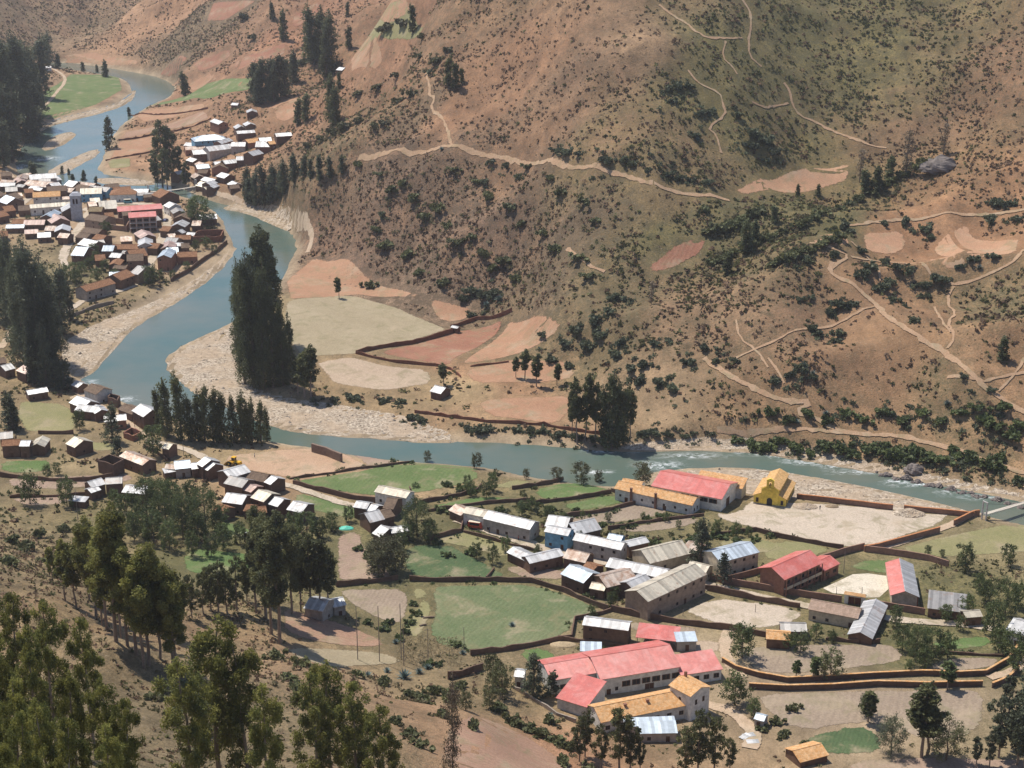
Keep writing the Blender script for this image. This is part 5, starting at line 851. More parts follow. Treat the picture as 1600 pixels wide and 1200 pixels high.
GROVES = [
 ('pop','pop','tall dark tree in the dense clump on the inner river bank','dense clump on the inner river bank',.58,[(383,600,396),(398,606,388),(412,608,400),(428,606,432),(443,602,462),(455,594,486),(375,560,400),(405,600,420),(435,600,470),(448,600,500)]),
 ('slim','pop','thin tall eucalyptus rising from behind the dense river bank clump','thin tops behind the clump',1.2,[(418,540,352),(428,540,380)]),
 ('pop','euc','eucalyptus in the row between the lane and the river bend','eucalyptus row by the lane',0.85,[(262,684,588),(284,688,574),(300,690,612),(320,691,596),(334,692,600),(350,692,610),(366,692,614),(378,692,606),(394,692,618),(408,692,622),(418,690,632),(250,676,602),(310,690,605),(342,692,618),(386,692,628)]),
 ('pop','dark','huge dark tree of the mass shading the left edge of the town','dark tree mass beside the town',.9,[(40,570,368),(66,590,372),(84,560,392),(18,510,362),(96,520,408),(60,596,450),(8,480,352),(48,520,384),(100,470,420),(74,604,500),(30,540,420),(-8,500,380),(82,590,440),(52,600,520),(110,500,430)]),
 ('pop','dark','dark tree of the thick wood beside the upstream road','thick wood beside the upstream road',1.15,[(10,232,50),(30,214,46),(50,196,62),(64,152,50),(4,186,60),(20,252,132),(42,178,74),(-6,244,100),(76,104,46),(34,160,60),(58,214,120),(16,200,90),(48,224,150),(6,262,180),(26,180,52),(60,180,90)]),
 ('col','dark','dark pointed tree standing alone on the sandy river edge','lone pointed trees by the upper river',1.,[(171,233,178)]),
 ('euc','pop','dark eucalyptus between the red terraces and the hillside hamlet','eucalyptus by the terraces',0.95,[(254,290,186),(268,284,200),(280,275,226),(242,282,240),(262,296,230),(290,296,250),(246,292,250)]),
 ('pop','pop','small dark tree along the upstream river bank','small trees on the upstream bank',1.5,[(290,150,110),(165,120,92),(130,112,95),(91,106,82),(152,114,100),(202,182,166),(108,276,262),(97,272,258),(131,286,264),(114,290,270),(150,292,274),(54,284,250)]),
 ('pop','dark','dark tree in the thick row above the hamlet','thick row above the hamlet',1.15,[(398,160,92),(410,162,86),(422,158,84),(434,154,80),(446,150,85),(460,128,76),(404,164,100),(428,160,96)]),
 ('pop','pop','tall dark eucalyptus among the red hillside fields','eucalyptus on the red hillside',1.1,[(490,100,2),(503,98,6),(516,112,12),(520,192,112),(478,190,142),(543,26,0),(545,76,38),(645,52,2),(443,62,12),(426,32,0),(482,92,20),(510,120,40),(466,196,150),(524,196,130),(530,140,110)]),
 ('pop','euc','eucalyptus on the bare spur beside the zigzag trail','pair on the bare spur',1.2,[(700,136,86),(712,140,94),(722,130,104)]),
 ('pop','dark','dark tree of the row on the bank right of the hamlet','row on the hamlet bank',1.15,[(385,312,256),(400,322,262),(414,322,252),(430,314,252),(445,302,246),(460,284,236),(475,278,240),(500,282,240),(516,278,242),(534,272,240),(392,318,270),(422,320,268),(438,310,262),(486,280,246)]),
 ('slim','euc','slender tree at the edge of the far bank fields','slender trees on the far bank',1.5,[(530,466,432),(476,622,546),(486,622,540),(466,618,560),(693,602,566),(820,592,546),(838,604,552),(870,602,566),(806,590,556)]),
 ('slim','euc','tall pale-trunked eucalyptus of the clump on the far river bank','eucalyptus clump on the far bank',.95,[(902,694,590),(914,690,582),(930,692,598),(984,688,602),(894,680,604)]),
 ('pop','pop','dark eucalyptus at the heart of the far river bank clump','dark core of the far bank clump',.75,[(955,702,575),(965,698,590),(974,694,600),(946,698,598)]),
 ('bare','bare','leafless brown poplar beside the big boulder on the hill','leafless poplars on the hill',1.05,[(1415,276,196),(1474,242,186),(1343,284,226),(1018,476,436)]),
 ('pop','pop','dark tree in the green gully on the hill','dark trees in the gully',1.5,[(1369,300,256),(1390,282,240),(1136,428,390),(1165,396,340),(1278,306,286),(1246,306,286),(1352,300,262),(1180,380,340),(1210,350,318),(1566,562,524)]),
 ('round','brownish','round brown-green tree on the near river bank','round trees on the near bank',.9,[(1005,760,722),(745,732,708),(822,748,732),(870,752,730),(668,722,704),(908,758,722),(935,755,735)]),
 ('round','round','big round green tree amid the farm roofs','round farm tree',.95,[(652,838,780)]),
 ('round','round','leafy green tree beside the big round farm tree','leafy farm trees',.9,[(672,848,812),(640,845,815),(628,860,830)]),
 ('round','brownish','brown-green spreading tree at the edge of the green crop','brown-green trees by the crop',1.1,[(600,896,838),(618,892,845),(585,880,850),(592,902,860)]),
 ('round','round','bushy tree between the village plots','bushy trees of the village plots',0.85,[(770,768,738),(760,778,752),(735,775,752),(790,862,838),(770,880,852),(745,872,848),(830,800,776),(815,805,782),(855,810,790),(905,850,830),(950,815,800),(910,812,798),(1150,838,815),(1120,836,812),(1170,838,822),(1060,826,812),(1040,815,800),(1090,832,815),(925,965,945),(960,935,915),(955,948,925),(730,760,742),(1005,812,800),(880,818,800),(840,868,850)]),
 ('round','round','leafy tree growing between the houses of the town','garden trees of the town',1.,[(310,352,306),(166,368,346),(300,346,318),(330,350,332),(150,412,392),(140,420,402),(165,425,405),(128,430,408),(152,440,418),(120,445,422),(180,438,420),(236,446,414),(250,440,420),(292,424,408),(306,392,374),(322,388,370),(146,398,380),(60,352,338),(45,348,336),(110,440,410),(270,436,422),(20,300,290),(35,298,288),(335,396,382)]),
 ('col','dark','tall dark cypress beside the wide cream house','tall village cypress',1.2,[(1095,884,806)]), ('col','dark','dark cypress in the convent garden','convent cypresses',1.3,[(835,1088,1016),(860,1088,1046)]),
 ('euc','euc','olive-green tree below the convent walls','trees below the convent',0.95,[(914,1182,1106),(968,1204,1100),(985,1210,1120),(1090,1210,1106),(1115,1210,1120),(1070,1215,1130),(940,1200,1130),(1000,1206,1150),(1140,1206,1150),(905,1190,1120)]),
 ('round','round','dense round bush-like tree beside the orange-capped lane','round trees by the capped lane',.95,[(1160,1028,976),(1148,1102,1052),(1178,1120,1090),(1250,1020,988),(1232,1014,990),(1275,1000,975)]),
 ('slim','round','small dark tree in the grey ploughed field','small trees in the grey field',2.,[(1243,1060,1032),(1270,1062,1024),(1480,1078,1034)]), ('round','olive','pale airy shrub tree in the grey ploughed field','pale shrub tree',1.1,[(1297,1060,1016)]),
 ('slim','euc','upright eucalyptus at the edge of the big ploughed field','trees of the big ploughed field',1.9,[(1356,1128,1076),(1440,1184,1072),(1448,1180,1090)]), ('round','dark','thick dark bush-tree beside the dark green crop','thick bush-tree',.9,[(1392,1178,1120),(1355,1118,1085)]), ('round','olive','open-crowned flat-topped tree at the ploughed field corner','open-crowned tree',1.15,[(1478,1188,1128)]),
 ('round','round','big dark leafy tree of the thicket beyond the tin barn','thicket beyond the tin barn',0.85,[(1430,1035,975),(1455,1028,980),(1480,1030,990),(1410,1015,975),(1400,978,946),(1478,972,944),(1550,994,940),(1560,1020,980),(1510,965,930),(1540,940,905),(1570,962,905),(1508,892,850),(1576,884,850),(1530,925,895),(1590,950,910),(1445,1045,1010),(1420,1052,1030),(1500,985,960),(1590,1050,1005),(1580,1030,985),(1300,1005,985),(1472,870,858),(1450,868,852)]),
 ('euc','dark','large dark tree at the bend of the capped lane','large dark trees at the lane bend',1.1,[(1560,1184,1090),(1590,1194,1082),(1546,1198,1140),(1575,1120,1055),(1605,1150,1040),(1525,1195,1150),(1600,1200,1100),(1580,1170,1110)]),
 ('round','round','roundish tree among the brown strips above the valley road','round trees among the brown strips',.8,[(47,788,738),(105,792,746),(240,714,664),(125,672,640),(22,668,640),(75,748,725),(90,742,722)]), ('col','dark','dark narrow tree beside the lane houses','narrow trees beside the lane',1.3,[(176,692,628),(15,668,608),(20,672,614),(183,720,680),(100,608,560),(95,606,570)]),
 ('round','round','bushy green tree in the thicket at the slope foot','thicket at the foot of the near slope',0.8,[(230,806,742),(260,822,748),(248,796,750),(300,806,752),(286,842,770),(322,832,762),(200,820,770),(270,800,755),(310,850,800),(345,830,790),(350,860,820),(240,850,800),(225,838,790),(265,860,815),(375,850,815),(420,870,835),(330,870,835),(300,870,830),(460,838,800),(480,845,800),(500,840,808),(520,830,800),(545,815,790),(455,860,820),(430,850,812),(210,845,800),(180,800,765)]),
 ('slim','euc','tall eucalyptus with bare lower trunk on the terrace edge','tall eucalyptus on the terrace edge',1.1,[(437,1006,800),(416,968,802),(400,958,822),(424,990,806),(456,960,812),(498,962,842),(514,956,852),(470,955,850),(486,958,830),(410,940,790)]),
 ('euc','euc','slim eucalyptus behind the terrace row','slim eucalyptus behind the terrace',1.,[(342,962,872),(330,954,882),(370,956,868),(386,940,880),(318,960,890),(355,958,885),(300,965,895)]),
 ('slim','near','eucalyptus of the open wood on the near slope','open wood on the near slope',1.15,[(150,966,802),(182,1006,792),(200,1014,832),(225,1044,862),(233,1040,842),(270,1046,880),(276,1052,902),(214,1026,850),(140,938,822),(102,936,842),(82,908,852),(168,986,820),(250,1030,870),(120,950,850),(190,1000,850),(160,980,860),(205,980,870),(260,1010,900),(240,990,870),(285,1000,890)]),
 ('euc','near','large leafy eucalyptus crowning the foreground slope','large foreground eucalyptus',.66,[(38,1150,926),(88,1175,936),(62,1190,975),(150,1185,962),(14,1215,985),(128,1255,1040),(186,1265,1058),(40,1300,1060),(90,1330,1085),(210,1290,1092),(-10,1180,960),(0,1262,1060),(60,1352,1112),(122,1362,1122),(182,1352,1132),(20,1384,1150)]),
 ('euc','near','bushy eucalyptus standing apart on the foreground slope','bushy foreground eucalyptus',.82,[(344,1240,955),(304,1245,1020),(388,1255,1000),(420,1290,1072),(520,1235,1022),(500,1250,1050),(560,1265,1062),(604,1290,1100)]),
 ('bare','bare','bare thin pole-like tree on the foreground slope','bare pole tree',.5,[(708,1290,1042)]),
 ('round','olive','pollarded pale tree beside the ruined adobe wall','pollarded trees by the ruined wall',.8,[(770,1075,1024),(785,1090,1040),(765,1108,1072),(728,1110,1080)])]
for kind, leaf, lab, grp, wide, lst in GROVES:
    for u, vb, vt in lst: tree(kind, leaf, u, vb, vt, lab, grp, wide=wide)
# conifer with whorled branches in front of the cream house
p = P(1130, 914); z = Z(*p); ht = top_z(p[1], 860) - z; tb = MB(); tb.tube([(0,0,-.4),(0,0,ht)],[.22,.04],7); Cs = []; rr = np.random.RandomState(3)
for i in range(9):
    hz = ht * (.15 + .8 * i / 9); ln = (1 - i / 10.5) * 3.6
    for j in range(7):
        a = j * .9 + i * .5; e = np.array([math.cos(a) * ln, math.sin(a) * ln, hz + ln * .28]); tb.tube([(0,0,hz), tuple(e)],[.07,.02],4)
        for t_ in np.linspace(.2, 1, 9): Cs.append(np.array([0,0,hz]) * (1 - t_) + e * t_ + rr.randn(3) * .12)
V, F = leaves(np.array(Cs), rr, .3, .6); o = ob('conifer_tree', None, loc=(p[0], p[1], z)); ob('trunk', tb.mesh('trunk', m_bark((.15, .11, .08))), o); me = fastmesh('crown', V, F, m_leaf(*LEAF['dark'])); ob('crown', me, o); prop(o, 'spiky dark conifer with whorled branches in front of the cream two-storey house', 'tree')

# ------------------------------------------------------------------ shrubs, one by one where the photograph shows a clump
def shrub_mesh(seed, n_=260, flat=.7, ls=.17):
    rng = np.random.RandomState(seed); nc = 9; cc = rng.randn(nc, 3) * np.array([.42, .42, .18]); cc[:, 2] = np.abs(cc[:, 2]) + .32; pk = rng.randint(0, nc, n_); off = rng.randn(n_, 3); off /= np.linalg.norm(off, axis=1)[:, None]; C = cc[pk] + off * .34 * (rng.rand(n_, 1) ** .4); C[:, 2] = np.abs(C[:, 2]) * flat * 1.3
    V, F = leaves(C, rng, ls, .6); return V, F, np.repeat(rng.rand(nc)[pk] * .6 + .4 * rng.rand(n_), 4)
def agave_mesh(seed):
    rng = np.random.RandomState(seed); V, F = [], []
    for i in range(26):
        a = i * 2.4; el = .25 + 1.1 * i / 26; d = np.array([math.cos(a) * math.cos(el), math.sin(a) * math.cos(el), math.sin(el)]); s = np.array([-math.sin(a), math.cos(a), 0]) * .11; m_ = d * .5; e = d * 1.0; k = len(V); V += [-s * .6, s * .6, m_ + s, m_ - s, e]; F += [(k, k+1, k+2, k+3), (k+3, k+2, k+4, k+4)]
    V = np.array(V); V[:, 2] += .05; return V, F
SHM = {}
for lf in ('round', 'dark', 'olive', 'brownish'):
    for q in range(4):
        V, F, tone = shrub_mesh(q * 3 + len(lf)); me = fastmesh('shrub', V, F, m_leaf(*LEAF[lf])); a = me.attributes.new('tone', 'FLOAT', 'POINT'); a.data.foreach_set('value', tone.astype(np.float32)); SHM[lf, q] = me
AGM = []
for q in range(3):
    V, F = agave_mesh(q); mb = MB(); mb.v = [tuple(x) for x in V]; mb.f = [list(dict.fromkeys(f)) for f in F]; mb.m = [0] * len(F); AGM.append(mb.mesh('agave_plant', m_leaf(*LEAF['agave'])))
srng = random.Random(8)
def shrub(u, v, rpx, leaf, label, group):
    p = P(u, v); z = Z(*p); d = p[1] * cp - (z - CAMH) * sp; r_ = rpx * d / FPX / .8
    o = ob('shrub', SHM[leaf, srng.randrange(4)], loc=(p[0], p[1], z - .1), rz=srng.uniform(0, 6.28)); o.scale = (r_, r_ * srng.uniform(.8, 1.1), r_ * srng.uniform(.75, 1.)); prop(o, label, 'shrub', group)
CL_ = [('dark','dark blue-green shrub clump on the bare orange hillside across the river','dark clumps on the orange hillside',[(1250,580,14),(1235,590,10),(1268,592,9),(1270,516,9),(1315,480,13),(1300,488,10),(1330,478,9),(1118,568,9),(1150,566,7),(1400,470,9),(1375,452,12),(1390,445,10),(1345,430,12),(1360,420,10),(1380,412,10),(1400,420,10),(1418,424,11),(1300,400,10),(1260,408,11),(1240,404,9),(1460,440,13),(1445,448,10),(1478,440,9),(1500,420,8),(1520,408,9),(1550,402,10),(1545,345,12),(1590,345,8),(1560,322,13),(1575,322,10),(1415,350,10),(1380,352,8),(1450,362,11),(1455,372,8),(1320,356,11),(1330,362,8),(1345,395,8),(1430,505,7),(1308,522,10),(1275,522,8),(1307,534,7),(1250,470,6),(1268,468,6),(1210,600,10),(1550,612,7),(1505,590,7)]),
 ('round','green shrub of the thick bank growth between the river and the lower trail','thick growth on the far river bank',[(1150+i*23,690+int(i*1.6)+(i%3)*6,10+(i*7)%5) for i in range(19)]+[(1200+i*30,648+(i*13)%26,11+(i*5)%5) for i in range(11)]+[(1540,660,14),(1560,672,13),(1580,684,14),(1595,668,12),(1530,642,12),(1570,640,12),(1490,705,9),(1515,712,9),(1560,735,10),(1590,752,10),(1450,722,11),(1420,716,12),(1400,710,12),(1385,700,10)]),
 ('dark','dark agave-like bush along the water edge of the far bank','dark bushes along the far bank',[(735,672,9),(750,675,10),(765,673,8),(645,655,9),(660,660,8),(808,672,8),(830,676,9),(850,678,10),(875,682,9),(900,684,9),(925,688,10),(940,690,8),(1005,680,10),(1025,680,10),(1045,682,8),(1070,684,7),(1085,680,6),(1110,680,7),(520,626,8),(545,622,9),(560,625,7),(600,628,8),(625,630,8),(490,628,7)]),
 ('olive','olive green shrub in the gully below the hill trail','green gully shrubs',[(1100+((i*37)%210),330+((i*29)%90),9+(i*3)%6) for i in range(30)]+[(1310+i*17,330-i*9,10) for i in range(9)]),
 ('dark','dark shrub along the trail that crosses the brown hill','shrubs along the hill trail',[(868,239,8),(885,241,10),(905,243,8),(940,253,9),(955,256,10),(975,253,9),(990,257,8),(1010,269,7),(1040,275,8),(1060,283,8),(1080,285,7),(1105,289,9),(1060,140,12),(1075,136,9),(1045,144,9),(1050,162,8),(1095,182,9),(1110,178,8),(1085,214,8),(1180,212,12),(1195,222,12),(1175,232,11),(1210,240,9),(1150,180,8),(790,262,8),(770,255,7),(810,280,9),(760,285,7)]),
 ('olive','dry olive shrub on the brown scrub slope','dry shrubs on the brown slope',[(560+((i*53)%380),260+((i*41)%200),8+(i*3)%5) for i in range(34)]),
 ('dark','dark shrub on the hillside above the far bank fields','dark shrubs above the far fields',[(740,460,13),(760,468,12),(725,470,10),(775,460,9),(735,495,8),(600,338,8),(860,565,10),(880,540,12),(905,520,12),(930,505,12),(950,490,12),(965,470,13),(940,525,12),(920,545,13),(960,560,12),(985,580,12),(1010,575,11),(1000,600,12),(1030,600,11),(1050,610,11),(970,540,11),(1020,540,10),(890,575,10),(850,525,9),(1075,570,10),(1100,545,10)]),
 ('brownish','shrub along a field edge of the red hillside','shrubs of the red hillside',[(585,200,8),(600,195,9),(620,160,9),(640,150,9),(590,140,9),(560,150,8),(630,40,12),(610,45,10),(600,50,9),(660,60,8),(680,100,9),(670,115,7),(700,80,8),(560,190,8),(540,200,9),(520,210,9),(500,220,9),(480,230,8),(620,120,7),(655,90,8),(450,110,8),(470,100,8),(380,30,9),(395,60,8)]),
 ('round','leafy shrub between the village plots and walls','shrubs of the village plots',[(690,800,9),(750,800,8),(780,798,8),(860,800,9),(900,800,7),(820,795,8),(940,822,8),(970,822,6),(985,818,6),(1010,812,7),(1030,808,7),(1100,840,9),(1080,845,8),(1130,842,9),(1060,850,8),(1150,846,8),(1180,845,8),(1020,850,8),(990,845,8),(960,840,7),(1240,842,5),(700,870,7),(680,850,7),(735,865,9),(700,760,8),(720,765,8),(740,768,9),(560,860,8),(575,870,9),(640,975,9),(650,960,8),(632,990,9),(645,945,7),(600,985,9),(575,975,8),(605,975,8),(625,1000,8),(715,1010,9),(670,1040,9),(685,1040,7)]),
 ('olive','dry shrub on the tawny slope below the foreground wood','dry shrubs of the foreground slope',[(640,1090,14),(660,1100,13),(680,1085,13),(700,1095,14),(720,1075,12),(600,1070,12),(560,1060,11),(740,1140,13),(690,1120,12),(800,1130,14),(820,1140,15),(840,1150,14),(860,1130,12),(780,1110,12),(640,1150,14),(620,1130,12),(660,1170,14),(870,1160,13),(890,1170,12),(470,1040,12),(450,1060,13),(430,1030,12),(460,1075,12),(880,1195,14),(920,1205,12),(60,840,12),(40,860,13),(75,880,13),(20,850,12),(100,830,10),(15,885,13),(90,905,12),(310,1110,16),(290,1080,15),(270,1120,16),(250,1090,15),(320,1150,16),(1240,1110,10),(1210,1130,10),(1190,1140,11),(1225,1150,11),(1260,1165,9)])]
for leaf, lab, grp, lst in CL_:
    for u, v, q in lst: shrub(u, v, q, leaf, lab, grp)
for u, v, q in [(632,1060,16),(575,1058,11),(605,1050,9),(668,1045,9),(655,1052,10),(723,1022,8),(800,978,8),(600,985,8),(618,1005,8),(860,1120,9),(1245,662,9),(1290,648,8),(1395,652,9),(1480,632,9),(1560,650,9),(780,470,10),(760,478,9),(1255,575,9),(1270,585,8),(1530,420,8),(690,235,7),(1090,220,8)]:
    p = P(u, v); z = Z(*p); d = p[1] * cp - (z - CAMH) * sp; r_ = q * d / FPX; o = ob('agave_plant', AGM[(u + v) % 3], loc=(p[0], p[1], z - .05), rz=u, scale=(r_, r_, r_)); prop(o, 'blue-green agave rosette ' + ('on the terrace edge below the poles' if v > 960 else 'among the shrubs of the far hillside'), 'agave', 'agaves near the poles' if v > 960 else 'agaves on the far hillside')
# ------------------------------------------------------------------ scrub and dry grass too many to count
rs = np.random.RandomState(77)
def scatter(num, dens, keep):
    x = rs.uniform(X0 + 5, X1 - 5, num); y = rs.uniform(Y0 + 20, Y1 - 5, num); z = bil(HF, x, y); u, v = to_px(x, y, z); ok = (u > -60) & (u < 1660) & (v > -70) & (v < 1330)
    i = np.clip(((x - X0) / CELL).round().astype(int), 0, NX - 1); j = np.clip(((y - Y0) / CELL).round().astype(int), 0, NY - 1); ok &= ~FMASK[j, i] & (RSD[j, i] > 5) & (GMASK[j, i] < .5)
    ok &= keep(x, y, z, u, v); pr = dens(x, y, z, u, v, VEG[j, i], GREEN[j, i]); ok &= rs.rand(num) < pr; return x[ok], y[ok], z[ok], VEG[j, i][ok], GREEN[j, i][ok]
def scrub(name, x, y, z, rad, tint, nq, ls, label):
    n_ = len(x); off = rs.randn(n_, nq, 3); off /= np.linalg.norm(off, axis=2)[:, :, None]; off *= rs.rand(n_, nq, 1) ** .4; off[:, :, 2] = np.abs(off[:, :, 2]) * .85; C = np.stack([x, y, z], -1)[:, None, :] + off * rad[:, None, None]
    sz = np.minimum(np.repeat(rad * ls, nq), np.repeat(np.where(y > 480, .55, .3), nq)); V, F = leaves(C.reshape(-1, 3), rs, sz[:, None][:, 0] if False else 1., .6); Cc = np.repeat(C.reshape(-1, 3), 4, 0); V = Cc + (V - Cc) * np.repeat(sz, 4)[:, None]
    me = fastmesh(name, V, F, m_scrub()); colattr(me, 'tint', np.repeat(tint[:, None, :] * (.65 + .7 * rs.rand(n_, nq, 1)), 4, 1).reshape(-1, 3)); prop(ob(name, me), label, kind='stuff')
patch = lambda x, y: .35 + 1.3 * np.clip(vn(x, y, 28, 51) + vn(x, y, 11, 52) * .8 + .35, 0, 1)
x, y, z, vg, gn = scatter(800000, lambda x, y, z, u, v, vg, gn: np.clip(vg ** 1.2 * patch(x, y) ** 1.5 * .95 * np.clip(y / 600, .55, 1), 0, 1), lambda x, y, z, u, v: (z > 4.5) | (v < 640) | (v > 640))
rad = np.exp(rs.randn(len(x)) * .62) * .5; rad = np.clip(rad * (.9 + .45 * gn), .3, 2.6); g = (rs.rand(len(x)) < gn * .95)[:, None]
tint = np.where(g, np.array([.112, .112, .05]) * (.6 + .9 * rs.rand(len(x), 1)), np.array([.19, .127, .086]) * (.5 + .9 * rs.rand(len(x), 1))); print('SCRUB', len(x))
scrub('hillside_scrub', x, y, z, rad, tint, 9, .55, 'low dry and green scrub covering the hillsides')
ex = []
for leaf, lab, grp, lst in CL_:
    for u, v, q in lst:
        p_ = P(u, v); d_ = p_[1] / cp; k_ = min(q * d_ / FPX, 2.6)
        for _ in range(5): ex.append((p_[0] + rs.randn() * k_ * 1.3, p_[1] + rs.randn() * k_ * 1.6, k_ * (.35 + .4 * rs.rand()), leaf in ('olive', 'brownish')))
ex = np.array(ex); ex = ex[~FMASK[np.clip(((ex[:, 1] - Y0) / CELL).round().astype(int), 0, NY - 1), np.clip(((ex[:, 0] - X0) / CELL).round().astype(int), 0, NX - 1)]]; tn = np.where(ex[:, 3:4] > .5, np.array([.19, .165, .095]), np.array([.115, .13, .08])) * (.7 + .6 * rs.rand(len(ex), 1))
scrub('shrub_undergrowth', ex[:, 0], ex[:, 1], bil(HF, ex[:, 0], ex[:, 1]), ex[:, 2], tn, 24, .3, 'bushy undergrowth around the shrub clumps')
hx = []
for pl_, h_, mt_, lb_ in WALLS:
    if h_ and pl_[0][1] > 735 and mt_ is AW:
        w_p = dense(np.array([P(u, v) for u, v in pl_]), 2.2, False); t_ = np.gradient(w_p, axis=0); t_ /= np.linalg.norm(t_, axis=1)[:, None] + 1e-9
        for q_, d_ in zip(w_p, t_):
            if vn(q_[0], q_[1], 14, 71) > -.12 and rs.rand() < .8: o_ = (1.3 + abs(rs.randn()) * .7) * (1 if rs.rand() < .6 else -1); hx.append((q_[0] - d_[1] * o_, q_[1] + d_[0] * o_, .35 + rs.gamma(2.2, .28)))
hx = np.array(hx); hx[:, 2] = np.clip(hx[:, 2], .3, 2.); scrub('hedge_growth', hx[:, 0], hx[:, 1], bil(HF, hx[:, 0], hx[:, 1]), hx[:, 2], np.array([.09, .115, .048]) * (.6 + .8 * rs.rand(len(hx), 1)), 34, .24, 'hedge growth and weeds along the adobe walls')
x, y, z, vg, gn = scatter(260000, lambda x, y, z, u, v, vg, gn: np.clip(.3 * patch(x, y) * (v > 760) * (z > 9), 0, 1), lambda x, y, z, u, v: y < 520)
tint = np.array([.30, .235, .135]) * (.55 + .7 * rs.rand(len(x), 1)); print('grass', len(x)); scrub('dry_grass', x, y, z, np.clip(np.exp(rs.randn(len(x)) * .4) * .4, .2, 1.1), tint, 10, .5, 'tufts of dry grass on the near slope')
# stones on the gravel banks
n_ = 60000; x = rs.uniform(-420, 330, n_); y = rs.uniform(480, 1450, n_); i = ((x - X0) / CELL).round().astype(int); j = ((y - Y0) / CELL).round().astype(int); ok = (GMASK[j, i] > .5) & (HF[j, i] > .1); x, y = x[ok], y[ok]; z = bil(HF, x, y); n_ = len(x); print('stones', n_)
oct_ = np.array([(1,0,0),(0,1,0),(-1,0,0),(0,-1,0),(0,0,1)], float); rr_ = np.clip(np.exp(rs.randn(n_) * .5) * .28, .12, 1.3); V = np.stack([x, y, z + .02], -1)[:, None] + oct_[None] * (rr_[:, None] * (.6 + .7 * rs.rand(n_, 5)))[:, :, None] * np.array([1, 1, .7]); b = (np.arange(n_) * 5)[:, None, None]; F = (b + np.array([(0,1,4),(1,2,4),(2,3,4),(3,0,4)])[None]).reshape(-1, 3)
me = fastmesh('river_stones', V.reshape(-1, 3), F, m_scrub()); colattr(me, 'tint', np.repeat(np.array([.42, .36, .30]) * (.45 + .8 * rs.rand(n_, 1)), 5, 0)); prop(ob('river_stones', me), 'loose grey stones on the river gravel', kind='stuff')

# rank the trees of small groves by height so that each label names one tree
TG = {}
for o in list(bpy.data.objects):
    if o.get('category') == 'tree': TG.setdefault(o['label'], []).append(o)
RK = ['tallest', 'second tallest', 'third tallest', 'fourth tallest', 'fifth tallest', 'sixth tallest', 'seventh tallest', 'eighth tallest']
for lb, lst in TG.items():
    if 1 < len(lst) <= 8:
        lst.sort(key=lambda o: -o.scale[2])
        for i, o in enumerate(lst): o['label'] = (RK[i] if i < len(lst) - 1 or len(lst) > 8 else 'shortest') + ' ' + lb
# ------------------------------------------------------------------ single things
def rock_mesh(seed, n_=2):
    rng = np.random.RandomState(seed); U = 22; W_ = 14; V = []; q = rng.rand() * 50
    for j in range(W_ + 1):
        for i in range(U):
            t, f = math.pi * j / W_, 2 * math.pi * i / U; d = np.array([math.sin(t) * math.cos(f), math.sin(t) * math.sin(f), math.cos(t)]); V.append(d * (1 + .7 * float(vn(d[0] * 2 + q, d[1] * 2 + d[2] * 1.7, .8, 91)) + .4 * float(vn(d[0] * 5 + q, d[1] * 5 + d[2] * 4, .9, 92))) * np.array([1, .8, .65]))
    F = [(j * U + i, j * U + (i + 1) % U, (j + 1) * U + (i + 1) % U, (j + 1) * U + i) for j in range(W_) for i in range(U)]; return fastmesh('boulder', V, F, m_rock((.21, .175, .155)))
RKM = [rock_mesh(i) for i in range(4)]
def boulder(u, v, r_, label, group=None, sc_=(1, 1, 1)): p = P(u, v); o = ob('boulder', RKM[(u * 3 + v) % 4], loc=(p[0], p[1], Z(*p) + r_ * .25 * sc_[2]), rz=u * 1.7, scale=(r_ * sc_[0], r_ * sc_[1], r_ * sc_[2])); prop(o, label, 'rock', group)
boulder(1462, 268, 8.5, 'huge overhanging grey boulder on the hill beside the leafless poplars', sc_=(1.1, .8, .8)); boulder(1425, 738, 3.2, 'big brown boulder on the rocky far bank', sc_=(1.1, 1, 1))
for i in range(34): boulder(1370 + i * 7, 738 + int(i * 1.65) + (i * 5) % 7, .7 + (i * 7 % 5) * .25, 'grey boulder in the rocky edge of the far bank', 'boulders along the rocky far bank')
# poles and wires
def pole(u, vb, vt, label, group=None, arm=False, r_=.13):
    p = P(u, vb); z = Z(*p); h = top_z(p[1], vt) - z; m = MB(); m.tube([(0,0,-.5),(.05,0,h*.5),(0,0,h)],[r_,r_*.9,r_*.7],7); o = ob('utility_pole', None, loc=(p[0], p[1], z)); part(o, 'shaft', m, m_bark((.26, .22, .19)))
    if arm: m = MB(); m.box(-.9, -.06, h - .5, .9, .06, h - .38); part(o, 'crossarm', m, m_bark((.2, .16, .13)))
    prop(o, label, 'pole', group); return np.array([p[0], p[1], z + h])
for u, vb, vt in [(559,1031,946),(593,1034,947),(627,1030,943),(631,1040,975)]: pole(u, vb, vt, 'tall bare wooden pole at the foot of the tawny slope', 'bare poles on the slope')
for u, vb, vt, l in [(669,1036,982,'pole with crossarm beside the corn stubble'),(725,1018,980,'grey pole at the foot of the pale green field'),(122,815,765,'wooden pole beside the brown strips'),(188,820,782,'wooden pole by the thicket on the slope foot'),(287,712,690,'street lamp pole beside the lane'),(1318,896,858,'tall lamp pole in the school yard'),(1306,936,917,'court post nearest the school wall'),(1346,934,917,'court post beside the school gate'),(1180,957,944,'thin goal post on the sandy sports yard'),(627,785,766,'pole in front of the white barn'),(829,838,815,'pole beside the long street house'),(983,905,883,'pole between the paired tin roofs'),(1494,965,935,'pole beside the low grey-roofed shed'),(1067,962,952,'goal post at the grassy end of the sports yard')]: pole(u, vb, vt, l, None, 'cross' in l, .1)
